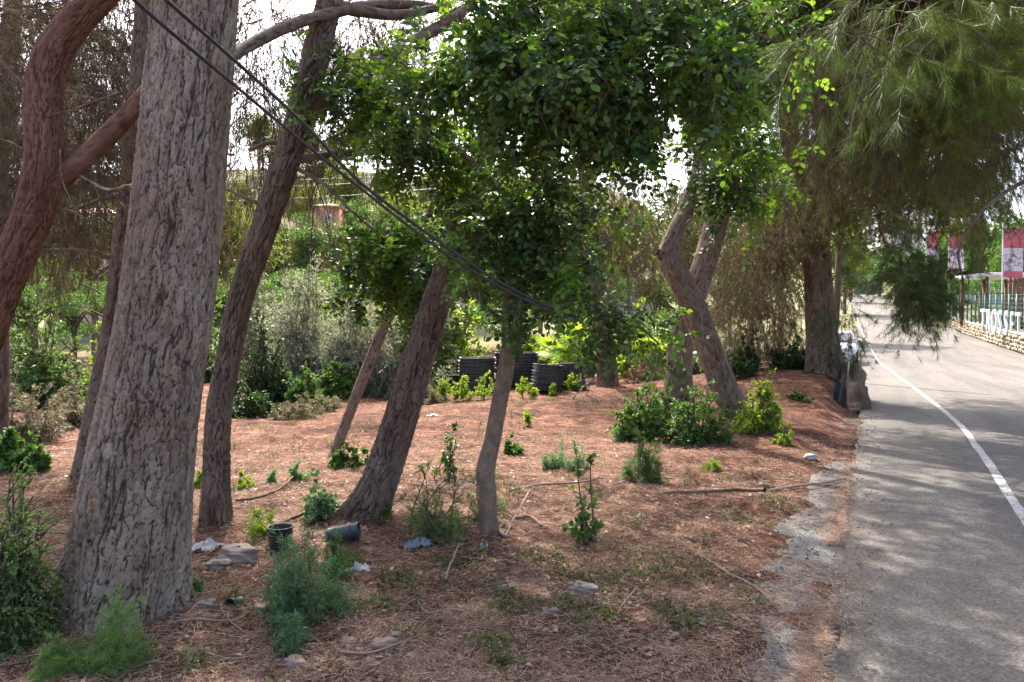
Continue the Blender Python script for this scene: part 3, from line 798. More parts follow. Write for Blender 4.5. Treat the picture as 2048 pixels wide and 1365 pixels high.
# --- smooth-barked carob in the centre carrying the big leafy crown
p = px_path([(975, 1090, 46), (975, 1040, 39), (975, 985, 38), (971, 940, 42), (985, 880, 37), (998, 810, 36), (1011, 745, 36), (1017, 690, 31), (1016, 630, 27), (1023, 540, 25), (1042, 430, 23), (1078, 300, 21), (1105, 150, 18), (1125, 0, 15), (1140, -200, 10), (1150, -400, 6)], 5.5)
t = thing('carob_tree', 'young carob with smooth grey trunk and big leafy crown in the centre', 'tree', (p[0, 0], p[0, 1], gz(p[0, 0], p[0, 1])))
trunk_part(t, p, 'bark_smooth', 70, .015, (.05, .05), .0015, .22, 101, .05)
for i, b in enumerate([[(1016, 640, 16, 5.5), (1090, 590, 13, 5.3), (1170, 600, 10, 5.1), (1260, 640, 7, 4.9), (1320, 690, 4, 4.8)], [(1045, 420, 16, 5.5), (950, 330, 13, 5.4), (860, 250, 11, 5.5), (760, 170, 8, 5.6), (690, 120, 5, 5.7)],
                      [(1078, 300, 18, 5.5), (1200, 230, 15, 5.2), (1340, 220, 12, 5.0), (1450, 290, 9, 5.0), (1510, 370, 5, 5.1)], [(1100, 180, 16, 5.5), (1200, 90, 14, 5.0), (1330, 40, 12, 4.6), (1480, 60, 8, 4.4), (1570, 90, 5, 4.4)],
                      [(1110, 120, 14, 5.5), (1040, 60, 11, 5.0), (980, 20, 8, 4.6), (930, -40, 5, 4.5)], [(1015, 650, 12, 5.5), (960, 600, 9, 5.4), (930, 520, 6, 5.4)]]):
    branch_part(t, px_path(b, 5.5), 'bark_smooth', 9, 103 + i)
carob_foliage(t, ell_list([(1050, 390, 4.9, 130, 90, .4, 240), (1000, 480, 4.9, 95, 90, .4, 180), (1080, 510, 5.0, 90, 70, .4, 120), (1150, 590, 5.0, 80, 50, .4, 70), (1250, 640, 4.8, 90, 45, .3, 52), (1325, 680, 4.7, 45, 35, .3, 26), (1060, 620, 5.2, 60, 40, .3, 30),
                           (770, 165, 5.5, 110, 75, .4, 170), (690, 235, 5.6, 55, 50, .3, 70), (840, 260, 5.5, 110, 70, .4, 170), (800, 330, 5.6, 60, 40, .3, 40), (640, 130, 5.6, 25, 60, .2, 30), (920, 150, 4.8, 110, 90, .4, 190), (930, 350, 5.6, 60, 70, .3, 90), (925, 440, 5.6, 45, 50, .3, 60),
                           (1000, 40, 4.6, 110, 90, .4, 190), (1170, 60, 4.2, 150, 100, .4, 260), (1370, 50, 4.3, 140, 90, .4, 220), (1530, 70, 4.6, 60, 80, .3, 90),
                           (1080, 220, 4.3, 140, 100, .4, 250), (1260, 230, 4.3, 110, 80, .4, 190), (1430, 200, 4.4, 100, 90, .4, 150), (1500, 230, 4.6, 50, 70, .3, 50), (1240, 320, 5.1, 80, 25, .3, 26),
                           (1440, 340, 5.1, 110, 75, .3, 170), (1500, 390, 5.2, 60, 50, .3, 60), (1190, 470, 5.3, 40, 60, .3, 30), (1000, 170, 4.4, 90, 80, .4, 150), (1180, 150, 4.0, 110, 70, .4, 150), (1350, 140, 4.0, 110, 70, .4, 150),
                           (950, -130, 4.4, 140, 120, .5, 110), (1200, -160, 4.3, 180, 130, .5, 130), (1450, -130, 4.4, 160, 120, .5, 110)]), 19, young=.11)

# --- slim pine standing back beside the trays
p = px_path([(1217, 778, 48), (1208, 680, 43), (1196, 590, 39), (1184, 500, 35), (1176, 420, 32), (1168, 300, 30), (1160, 120, 26), (1155, -60, 20), (1150, -200, 12)], 19.0)
t = thing('pine_tree', 'straight brown pine standing back behind the tray stacks', 'tree', (p[0, 0], p[0, 1], gz(p[0, 0], p[0, 1])))
trunk_part(t, p, 'bark_brown', 60, .06, (.09, .2), .016, .2, 121)
e = ell_list([(1230, 420, 18.5, 110, 70, 1.2, 110), (1120, 380, 19, 90, 60, 1.2, 80), (1290, 480, 18, 70, 60, 1, 70), (1180, 250, 19, 160, 120, 1.5, 170), (1000, 200, 19, 120, 120, 1.4, 90), (1180, 50, 19, 200, 120, 1.8, 170), (1350, 330, 18.5, 110, 100, 1.4, 110)])
e = join(e, W((1, 19.2, 9.2, 1.6, 1.2, .8, 120), (-3.4, 17.4, 8.4, 1.4, 1.1, .7, 100)))
pine_foliage(t, e, 20, 'needle_dull', droop=.9, length=(.5, 1.2), tufts=5, per=10, nw=.007, nl=(.1, .17), twig_r=.008, down=.5)

# --- the pair of pines in the shrubs
p = px_path([(1358, 822, 66), (1357, 740, 60), (1366, 660, 56), (1392, 580, 52), (1420, 490, 52), (1440, 410, 50), (1456, 300, 46), (1475, 150, 42), (1500, -50, 36), (1530, -300, 20)], 13.2)
t = thing('pine_tree', 'pine with pale upper trunk, rear one of the crossing pair', 'tree', (p[0, 0], p[0, 1], gz(p[0, 0], p[0, 1])))
trunk_part(t, p, 'bark_pale', 80, .035, (.06, .15), .011, .12, 131)
e = ell_list([(1500, 330, 13.6, 110, 120, 1.2, 150), (1600, 200, 13.6, 120, 130, 1.2, 150), (1500, 80, 13.8, 150, 110, 1.2, 130), (1640, 60, 13.6, 120, 110, 1.2, 130)])
pine_foliage(t, join(e, W((4.5, 14, 7.6, 2.2, 1.8, .9, 110), (2.4, 13, 7.8, 2.2, 1.8, .9, 110), (6.8, 13.6, 7.2, 1.8, 1.8, .9, 100))), 21, 'needle_dull', droop=.8, length=(.4, 1.0), tufts=5, per=10, nw=.005, nl=(.09, .14), twig_r=.006, down=.5, anchor=[at(1490, 30, 13.2)])
p = px_path([(1484, 864, 66), (1455, 790, 61), (1420, 700, 59), (1393, 630, 58), (1362, 562, 54), (1338, 516, 50), (1351, 465, 38), (1378, 408, 36), (1400, 330, 34), (1420, 220, 32), (1440, 50, 28), (1460, -200, 14)], 11.6)
t = thing('pine_tree', 'crooked pine leaning left with an elbow, front one of the crossing pair', 'tree', (p[0, 0], p[0, 1], gz(p[0, 0], p[0, 1])))
trunk_part(t, p, 'bark_pale', 90, .03, (.055, .13), .012, .18, 141)
branch_part(t, px_path([(1340, 520, 30, 11.6), (1326, 512, 26, 11.55), (1318, 505, 16, 11.5)], 11.6), 'bark_pale', 10, 142, 'stub')
pine_foliage(t, W((3.0, 8.9, 6.6, 1.3, 1.0, .6, 170), (1.2, 9.0, 6.8, 1.2, .9, .6, 110), (4.6, 10.2, 6.6, 1.4, 1.0, .6, 170), (6.4, 11.6, 7.0, 1.4, 1.1, .6, 170), (1.6, 12, 6.9, 1.7, 1.4, .8, 72), (3.4, 11.4, 7.2, 1.8, 1.5, .8, 114), (5.2, 11, 7, 1.7, 1.4, .8, 102), (3.4, 10, 6.6, 1.4, 1.1, .7, 60)), 22, 'needle', tufts=5, per=11, nw=.012, nl=(.1, .18), anchor=[at(1450, -80, 11.6)])

# --- the big forked pine by the road
p = px_path([(1649, 752, 94), (1646, 690, 76), (1641, 620, 70), (1636, 550, 64), (1632, 490, 64), (1628, 440, 66), (1610, 395, 46), (1585, 300, 42), (1565, 150, 38), (1552, 0, 32), (1540, -160, 20)], 17.0)
t = thing('pine_tree', 'big forked pine on the mound beside the parked car', 'tree', (p[0, 0], p[0, 1], gz(p[0, 0], p[0, 1])))
trunk_part(t, p, 'bark_pale', 100, .04, (.075, .19), .018, .10, 151)
branch_part(t, px_path([(1634, 460, 40, 17), (1652, 390, 40, 17), (1667, 300, 38, 17), (1671, 150, 34, 17), (1680, 0, 28, 17), (1690, -160, 16, 17)], 17), 'bark_pale', 30, 152)
for i, b in enumerate([[(1628, 480, 14, 17), (1570, 430, 11, 16.5), (1500, 430, 8, 16), (1450, 480, 5, 15.5)], [(1640, 450, 14, 17), (1720, 400, 12, 16), (1790, 430, 9, 14), (1850, 480, 6, 12.5)], [(1670, 200, 18, 17), (1780, 200, 15, 15.5), (1880, 240, 10, 14), (1960, 300, 6, 13)]]):
    branch_part(t, px_path(b, 17), 'bark_brown', 9, 153 + i)
pine_foliage(t, ell_list([(1500, 470, 17.5, 70, 80, 1, 120), (1560, 560, 18, 60, 90, 1, 130), (1480, 620, 18.5, 50, 80, .8, 110), (1540, 660, 18.5, 50, 50, .8, 70), (1570, 420, 17, 70, 80, 1, 130), (1450, 540, 18.5, 45, 60, .8, 70)]), 23, 'needle_dull', droop=.9, length=(.5, 1.2), tufts=5, per=11, nw=.006, nl=(.1, .16), twig_r=.007, down=.6)
pine_foliage(t, ell_list([(1680, 330, 16.5, 110, 90, 1.4, 190), (1600, 350, 17, 80, 70, 1.2, 100), (1760, 350, 16, 90, 60, 1.4, 120), (1720, 250, 16, 120, 100, 1.4, 190), (1840, 300, 15, 100, 70, 1.3, 130), (1900, 330, 14.5, 80, 50, 1.2, 80), (1970, 260, 14.5, 90, 80, 1.2, 100), (1800, 150, 16, 140, 110, 1.5, 170), (1680, 100, 17, 130, 110, 1.5, 150), (1950, 200, 15, 90, 90, 1.2, 100)]), 123, 'needle_olive', droop=.7, length=(.5, 1.1), tufts=6, per=13, nw=.0065, nl=(.1, .16), twig_r=.007, down=.4, name='olive_foliage')
pine_foliage(t, W((6.5, 20.2, 8.8, 1.9, 1.4, .8, 170), (9, 21, 8.6, 1.8, 1.4, .8, 190), (11.5, 21.4, 8.4, 1.8, 1.4, .8, 190), (13.8, 21.6, 8.4, 1.8, 1.4, .8, 170), (8.5, 18, 8.8, 1.9, 1.3, .8, 170), (11, 18.4, 8.6, 1.9, 1.3, .8, 170), (13.2, 18.6, 8.6, 1.7, 1.3, .8, 140)), 223, 'needle', tufts=5, per=12, nw=.014, nl=(.1, .18), name='upper_crown')
pine_foliage(t, ell_list([(1820, 375, 14.5, 90, 35, 1, 50), (1900, 380, 14, 60, 30, 1, 36), (1950, 390, 14, 50, 40, 1, 40), (1690, 640, 16, 25, 60, .5, 26), (1700, 690, 16.4, 22, 20, .4, 10)]), 24, 'needle', droop=.9, length=(.4, .8), tufts=6, per=12, nw=.0055, nl=(.1, .15), twig_r=.006, down=.5, name='green_foliage')

# --- pine across the road whose boughs reach in from the right
bx, by = 14.9, 9.6
t = thing('pine_tree', 'pine rooted outside the picture whose green boughs hang in from the right', 'tree', (bx, by, gz(bx, by)))
trunk_part(t, [[bx, by, 0, .26], [bx + .1, by, 1.5, .22], [bx - .1, by, 4, .19], [bx - .2, by + .1, 7, .13], [bx, by, 10, .05]], 'bark_brown', 40, .08, (.08, .2), .012, .2, 161)
for i, b in enumerate([[[14.8, 9.6, 4.0, .075], [11.5, 9.2, 4.35, .06], [8.2, 8.6, 4.25, .05], [6.2, 8.2, 4.4, .035], [5.0, 7.8, 4.9, .02]], [[14.8, 9.6, 5.2, .07], [11, 8, 5.6, .06], [7, 6, 5.4, .045], [4, 4.2, 4.6, .03], [2.4, 3.2, 3.9, .018], [1.7, 2.8, 3.45, .01]], [[11.5, 9.2, 4.35, .04], [8, 8.5, 3.8, .03], [5.6, 8.0, 3.2, .022], [4.75, 7.8, 2.55, .015], [4.7, 7.7, 2.0, .008]]]):
    branch_part(t, b, 'bark_brown', 12, 162 + i)
# the bough dangling over the road edge
pine_foliage(t, join(ell_list([(1815, 545, 7.8, 36, 36, .22, 44), (1850, 570, 7.8, 44, 36, .22, 56), (1838, 605, 7.7, 34, 22, .2, 30), (1890, 552, 7.9, 24, 24, .18, 22), (1795, 490, 7.9, 22, 40, .2, 22)])), 25, 'needle', droop=.5, length=(.1, .28), tufts=5, per=20, nl=(.06, .10), nw=.003, twig_r=.004, down=.2, spread=.75, name='hanging_bough')
# close sprays at the top right, large in the picture
pine_foliage(t, ell_list([(1700, 40, 2.7, 70, 50, .15, 9), (1800, 30, 2.8, 60, 60, .15, 10), (1640, 50, 2.9, 50, 50, .15, 7), (1880, 60, 3.1, 60, 60, .2, 9), (1760, -40, 2.7, 120, 50, .2, 16), (1900, -60, 3, 120, 60, .2, 14)]), 26, 'needle', droop=.5, length=(.15, .34), tufts=3, per=24, nl=(.08, .13), nw=.0013, twig_r=.003, down=.45, spread=.55, name='near_sprays', sub=False, t0=.75)
pine_foliage(t, join(ell_list([(1900, 110, 7.5, 80, 90, .6, 170), (1960, 60, 7.5, 60, 80, .6, 130), (1950, 170, 10, 60, 60, .5, 110), (1950, 370, 9.5, 40, 40, .5, 26), (1840, 30, 10, 70, 60, .5, 110)])), 27, 'needle_fresh_lit', droop=.6, length=(.25, .6), tufts=6, per=13, nl=(.07, .12), nw=.0034, twig_r=.004, down=.25, name='sunlit_foliage')  # sunlit look comes from the yellower needle colour
pine_foliage(t, ell_list([(1740, 150, 8, 110, 110, .7, 90), (1820, 240, 8.2, 100, 90, .7, 90), (1700, 280, 8.6, 90, 90, .7, 70), (1920, 250, 8.4, 100, 70, .6, 70), (2020, 270, 8.6, 70, 70, .6, 50), (2020, 120, 9, 70, 90, .6, 60), (1660, 130, 8.6, 70, 90, .6, 60)]), 29, 'needle_olive', droop=.8, length=(.3, .7), tufts=4, per=12, nl=(.07, .12), nw=.004, twig_r=.0055, down=.4, name='dry_foliage')
pine_foliage(t, W((6.4, 9.5, 6.6, 1.6, 1.3, .7, 256), (9.0, 10, 6.8, 1.6, 1.4, .7, 243), (5.4, 7.6, 6.2, 1.3, 1.1, .6, 162), (12, 9.5, 7.4, 2, 1.8, .9, 148), (7.4, 12.6, 7.2, 1.7, 1.3, .7, 256), (5.4, 14.6, 8, 1.8, 1.4, .8, 243), (10, 13.2, 7.6, 1.8, 1.4, .8, 243), (8.4, 15.4, 8, 1.7, 1.3, .8, 216), (12.4, 13, 8, 1.8, 1.5, .8, 162)), 28, 'needle', tufts=5, per=12, nw=.014, nl=(.1, .18), name='upper_crown')
# ================================================================== SHRUBS AND WEEDS
STY = {   # template, leaf length, width, material, stems, shoots per stem, leaves per shoot, droop, upright
    'fine':     ('lance', .030, .010, 'shrub_mid', 26, 9, 16, .15, .55),
    'dense':    ('round', .024, .016, 'shrub_mid', 60, 12, 14, .2, .35),
    'rosemary': ('lance', .036, .0075, 'weed_blue', 16, 5, 16, .05, .7),
    'feather':  ('needle', .055, .004, 'shrub_mid', 26, 10, 26, .35, .45),
    'feathery': ('needle', .05, .005, 'weed_blue', 22, 9, 22, .25, .5),
    'pale':     ('round', .042, .032, 'weed_blue', 9, 5, 7, .2, .6),
    'sapling':  ('round', .05, .034, 'shrub_mid', 5, 6, 7, .1, .9),
    'clump':    ('round', .05, .032, 'shrub_mid', 36, 8, 12, .2, .45),
    'yellow':   ('lance', .06, .026, 'shrub_yellow', 12, 7, 12, .05, .9),
    'silver':   ('lance', .085, .024, 'silver', 90, 14, 16, .35, .3),
    'mid':      ('round', .075, .05, 'shrub_mid', 60, 9, 13, .2, .35),
    'dark':     ('round', .06, .04, 'shrub_dark', 60, 9, 13, .2, .35),
    'bright':   ('round', .11, .075, 'shrub_yellow', 50, 8, 12, .25, .35),
    'dry':      ('lance', .05, .014, 'shrub_dry', 70, 10, 14, .2, .35),
}
def plant(name, label, px, py, wpx, hpx, sty, seed, cat='shrub', group=None, dense=1.0, depth=None, mat=None, ls=1.0):
    r = np.random.default_rng(seed)
    if depth is None:
        b = gp(px, py)
    else:
        b = at(px, py, depth); b[2] = gz(b[0], b[1])
    d = b[1]; H = hpx * d / FPX; Wd = wpx * d / FPX / 2
    tpl, L, Wl, mt, ns, sh, lf, droop, upr = STY[sty]
    ns = max(3, int(ns * dense)); mt = mat or mt; L *= ls; Wl *= ls
    t = thing(name, label, cat, b, group)
    # stem tips fill a dome
    v = unit(r.normal(size=(ns, 3))); v[:, 2] = np.abs(v[:, 2])
    q = r.random(ns) ** .45
    tip = b + v * q[:, None] * np.array([Wd, Wd * .8, H]) * np.array([1 - .45 * upr, 1 - .45 * upr, 1]) + np.array([0, 0, .12 * H])
    tip[:, 2] = np.maximum(tip[:, 2], b[2] + .3 * H * r.random(ns))
    nsub = int(r.integers(2, 5)); sub_o = np.column_stack([r.normal(0, .42 * Wd, nsub), r.normal(0, .42 * Wd, nsub), np.zeros(nsub)]); sub_o[0] = 0
    sub_h = r.uniform(.35, .85, nsub); sub_h[0] = 1.0
    jj = r.choice(nsub, ns, p=np.r_[.5, np.full(nsub - 1, .5 / (nsub - 1))])
    so = sub_o[jj]; sh_ = sub_h[jj][:, None]
    tip = b + (tip - b) * np.concatenate([.45 + .4 * sh_, .45 + .4 * sh_, sh_ * r.uniform(.75, 1.1, (ns, 1))], 1) + so
    root = b + so + np.stack([r.normal(0, .16 * Wd + .01, ns), r.normal(0, .16 * Wd + .01, ns), np.zeros(ns)], 1)
    root[:, 2] = ground_z(root[:, 0], root[:, 1]) - .02
    tt = np.linspace(0, 1, 6)[None, :, None]
    bow = np.concatenate([(tip - root)[:, :2] * -.25, np.zeros((ns, 1))], 1)[:, None] * np.sin(tt * math.pi) + r.normal(0, .03 * H, (ns, 1, 3)) * np.sin(tt * math.pi * 2)
    P = root[:, None] * (1 - tt) + tip[:, None] * tt + bow
    rs = np.clip(.012 * H, .0016, .02) * (.45 if cat == 'weed' else 1)
    mb = MB(); mb.add(*tubes(P, rs, rs * .4, 4))
    Q, T = pick(P, sh, .22, 1.0, r)
    out = unit((Q - (b + np.array([0, 0, .35 * H]))) / np.array([max(Wd, .02), max(Wd, .02), max(H, .02)]))
    D = unit(T * upr + out * (1 - upr) + r.normal(0, .45, T.shape))
    SL = r.uniform(.08, .24, len(Q)) * min(H, 2.2 * Wd + .1)
    P2 = sprays(Q, D, SL, droop, r, 4, .06)
    mb.add(*tubes(P2, rs * .45, rs * .2, 3))
    obj('stems', mb.mesh('stems'), 'twig_pale' if sty in ('silver', 'dry') else (mt if cat == 'weed' else 'twig'), t, kind='stuff')
    A, Tn = pick(P2, lf, .05, 1.0, r)
    k = len(A)
    perp = unit(np.cross(Tn, r.normal(size=(k, 3))))
    DD = unit(Tn * r.uniform(.2, .9, (k, 1)) + perp + np.array([0, 0, .15]))
    A[:, 2] = np.maximum(A[:, 2], b[2] + .01)
    V, F = leaf_cards(A, DD, unit(r.normal(0, .6, (k, 3)) + np.array([0, 0, 1.])), L * r.uniform(.6, 1.25, k), Wl * r.uniform(.7, 1.2, k), tpl)
    obj('foliage', mesh_np('foliage', V, [F]), mt, t, kind='stuff')
    return t

# near weeds and bushes
plant('bush', 'dense small leaved green bush at the left border beside the massive trunk', 20, 1285, 250, 350, 'dense', 201, dense=3.2, mat='shrub_light', ls=.85)
plant('weed', 'feathery green weed in front of the foot of the massive trunk', 225, 1342, 260, 190, 'feather', 202, 'weed', dense=1.8, ls=.6, mat='shrub_light')
plant('weed', 'small feathery weed at the bottom left corner', 105, 1352, 150, 90, 'feather', 203, 'weed', dense=1.4, ls=.6, mat='shrub_light')
plant('weed', 'bright bluish rosemary like sprig nearest the viewer', 578, 1312, 86, 130, 'rosemary', 204, 'weed', dense=1.1)
plant('weed', 'tall bluish green weed behind the nearest sprig', 598, 1250, 190, 270, 'rosemary', 205, 'weed', dense=4.2)
plant('weed', 'thin green weed right of the tall bluish weed', 665, 1150, 100, 105, 'rosemary', 206, 'weed', dense=1.6, mat='shrub_mid')
plant('bush', 'feathery dark green bush between the leaning pine and the smooth carob trunk', 872, 1078, 200, 165, 'feather', 207, dense=2.0, mat='shrub_light', ls=.8)
plant('weed', 'pale leaved weed left of the leaning dark pine', 642, 1035, 110, 130, 'pale', 208, 'weed', dense=2.4)
plant('weed', 'leafy green weed at the foot of the slim pale carob', 712, 932, 85, 58, 'clump', 209, 'weed', dense=.5, ls=.8)
plant('carob_seedling', 'upright seedling with bright leaves right of the smooth carob trunk', 1172, 1085, 90, 190, 'sapling', 210, 'seedling', dense=1.4)
plant('carob_seedling', 'sparse round leaved seedling left of the smooth carob trunk', 905, 965, 120, 140, 'sapling', 211, 'seedling', mat='carob')
plant('bush', 'small rounded bright green bush standing alone on the needles', 1290, 962, 90, 110, 'feather', 212, dense=1.3)
plant('bush', 'leafy green shrub at the foot of the crossing pines, left one', 1285, 885, 165, 125, 'clump', 213, dense=1.5)
plant('bush', 'leafy green shrub at the foot of the crossing pines, right one', 1398, 888, 165, 125, 'clump', 214, dense=1.5)
plant('bush', 'leafy green shrub at the foot of the crossing pines, rear one', 1345, 850, 170, 85, 'clump', 215, dense=1.2)
plant('bush', 'yellow green shrub right of the crooked leaning pine', 1520, 862, 100, 120, 'clump', 216, dense=1.0, mat='shrub_yellow')
plant('weed', 'low yellow green weed at the edge of the mound', 1570, 888, 46, 44, 'clump', 217, 'weed', dense=.3, mat='shrub_yellow', ls=.7)
plant('weed', 'greyish wispy weed on the sunlit needles, left of two', 1115, 932, 100, 62, 'feathery', 218, 'weed')
plant('weed', 'greyish wispy weed on the sunlit needles, right of two', 1160, 938, 70, 66, 'feathery', 219, 'weed', dense=.7)
plant('weed', 'small broad leaved weed behind the smooth carob trunk', 1022, 910, 60, 48, 'clump', 220, 'weed', dense=.35, ls=.8)
plant('weed', 'pale green tuft between the crossing pines and the road', 1418, 942, 52, 44, 'feathery', 221, 'weed', dense=.5, mat='shrub_yellow')
plant('weed', 'yellowish fern like tuft beside the slender leaning pine', 490, 976, 52, 36, 'fine', 222, 'weed', dense=.5, mat='shrub_yellow')
plant('weed', 'small grey green tuft beside the yellowish fern like one', 548, 968, 40, 30, 'feathery', 223, 'weed', dense=.4)
plant('weed', 'bluish clover like tuft at the right foot of the massive trunk', 392, 1188, 62, 44, 'pale', 224, 'weed', dense=1.4, ls=.55)
plant('weed', 'thin yellow green weed left of the black pot', 530, 1075, 70, 80, 'fine', 225, 'weed', dense=.4, mat='shrub_yellow')
plant('weed', 'pale wispy weed in the sun behind the pale leaved weed', 600, 960, 60, 50, 'feathery', 226, 'weed', dense=.6)
plant('weed', 'yellow green tuft at the right foot of the massive trunk, further back', 395, 975, 26, 40, 'fine', 227, 'weed', dense=.4, mat='shrub_yellow')
for i, (a, b, w_, h_, lab) in enumerate([(885, 800, 44, 55, 'leftmost yellow green weed before the tray stacks'), (925, 802, 40, 60, 'second yellow green weed from the left before the tray stacks'), (968, 800, 66, 66, 'widest yellow green weed before the tray stacks'), (1043, 798, 48, 60, 'yellow green weed right of the carob trunk before the trays'), (1145, 782, 36, 54, 'yellow green weed before the right hand trays'), (1105, 792, 22, 26, 'smallest yellow green weed before the trays')]):
    plant('weed', lab, a, b, w_, h_, 'yellow', 230 + i, 'weed', 'yellow green weeds before the trays')
plant('weed', 'lone yellow green sprout on the open needles', 1057, 853, 26, 52, 'yellow', 240, 'weed', dense=.5, ls=.8)
plant('weed', 'low weed on the mound left of the big forked pine', 1600, 800, 60, 34, 'clump', 241, 'weed', dense=.3, ls=.8, mat='shrub_mid')
plant('weed', 'thin green weed hugging the foot of the leaning dark pine', 770, 1035, 40, 70, 'fine', 242, 'weed', dense=.35)
# low weeds creeping through the needles, lower right
r = np.random.default_rng(77)
Ps, Ds = [], []
for (a, b, w_) in [(1210, 1240, 70), (1130, 1215, 50), (1420, 1235, 70), (1330, 1120, 90), (1250, 1150, 90), (1460, 1180, 80), (1020, 1225, 60), (985, 1290, 50), (800, 1165, 40), (1010, 1330, 30), (1480, 1040, 60), (1370, 1250, 40), (920, 1130, 50), (1560, 1010, 40), (1090, 1120, 60), (760, 1215, 40), (1270, 1050, 60), (390, 1330, 60)]:
    c = gp(a, b); k = 80
    q = c + r.normal(0, w_ * c[1] / FPX * .5, (k, 3)); q[:, 2] = ground_z(q[:, 0], q[:, 1]) + r.random(k) * .035
    Ps.append(np.repeat(q, 3, 0))
Ps = np.concatenate(Ps); k = len(Ps); an = r.uniform(0, 6.28, k)
V, F = leaf_cards(Ps + r.normal(0, .008, Ps.shape), np.stack([np.cos(an), np.sin(an), r.uniform(.1, .9, k)], 1), unit(r.normal(0, .4, (k, 3)) + [0, 0, 1]), r.uniform(.015, .032, k), r.uniform(.008, .018, k), 'round')
M['creeper'] = leaf_mat('creeper', [(.05, .085, .025), (.085, .12, .035), (.13, .14, .05), (.17, .13, .06)], .3)
tag(obj('ground_cover', mesh_np('ground_cover', V, [F]), 'creeper'), 'low green creeping weeds scattered through the pine needles', 'ground cover', kind='stuff')

# scattered sprigs of small weeds
k0 = 420; cx_ = np.concatenate([r.uniform(-4.6, 4.5, k0), r.uniform(-3, 3, 60)]); cy_ = np.concatenate([4 + 12 * r.random(k0) ** 1.2, r.uniform(3.4, 6, 60)])
okk = (left_edge(cy_) - cx_ > .8) & (fbm(cx_ * .8 + 7, cy_ * .8, 95, 2) > .42); cx_, cy_ = cx_[okk], cy_[okk]
nst = 7; st_ = np.repeat(np.stack([cx_, cy_, ground_z(cx_, cy_)], 1), nst, 0); st_[:, :2] += r.normal(0, .05, (len(st_), 2)); st_[:, 2] = ground_z(st_[:, 0], st_[:, 1]) - .005
Dd = unit(np.stack([r.normal(0, .45, len(st_)), r.normal(0, .45, len(st_)), np.ones(len(st_))], 1))
Pp = sprays(st_, Dd, r.uniform(.04, .2, len(st_)) * np.repeat(r.uniform(.5, 1.3, len(cx_)), nst), .2, r, 4, .08)
A_, T_ = pick(Pp, 12, .15, 1, r); k = len(A_)
V, F = leaf_cards(A_, unit(T_ * .5 + r.normal(0, .7, T_.shape)), unit(r.normal(0, .5, (k, 3)) + [0, 0, 1]), r.uniform(.012, .03, k), r.uniform(.006, .014, k), 'lance')
V2, F2 = tubes(Pp, .0015, .0008, 3)
mbx = MB(); mbx.add(V, F); mbx.add(V2, F2)
tag(obj('small_weeds', mbx.mesh('small_weeds'), 'creeper'), 'scattered sprigs of small green and yellowish weeds over the lot floor', 'small weeds', kind='stuff')
# dry grass wisps, mostly in the sun
k0 = 150; cx_ = r.uniform(-4.5, 5, k0); cy_ = r.uniform(5.5, 16, k0)
okk = left_edge(cy_) - cx_ > .7; cx_, cy_ = cx_[okk], cy_[okk]
q = np.repeat(np.stack([cx_, cy_, cy_ * 0], 1), 26, 0); k = len(q)
q[:, :2] += r.normal(0, .16, (k, 2)); q[:, 2] = ground_z(q[:, 0], q[:, 1])
V, F = leaf_cards(q, unit(np.stack([r.normal(0, .6, k), r.normal(0, .6, k), np.ones(k)], 1)), unit(r.normal(size=(k, 3))), r.uniform(.05, .2, k), r.uniform(.003, .006, k), 'needle')
M['straw'] = leaf_mat('straw', [(.30, .24, .14), (.22, .19, .09), (.16, .18, .07), (.38, .32, .22)], .3, tint=(1.1, 1, .8))
tag(obj('dry_grass', mesh_np('dry_grass', V, [F]), 'straw'), 'wisps of dry straw coloured grass on the open floor of the lot', 'dry grass', kind='stuff')
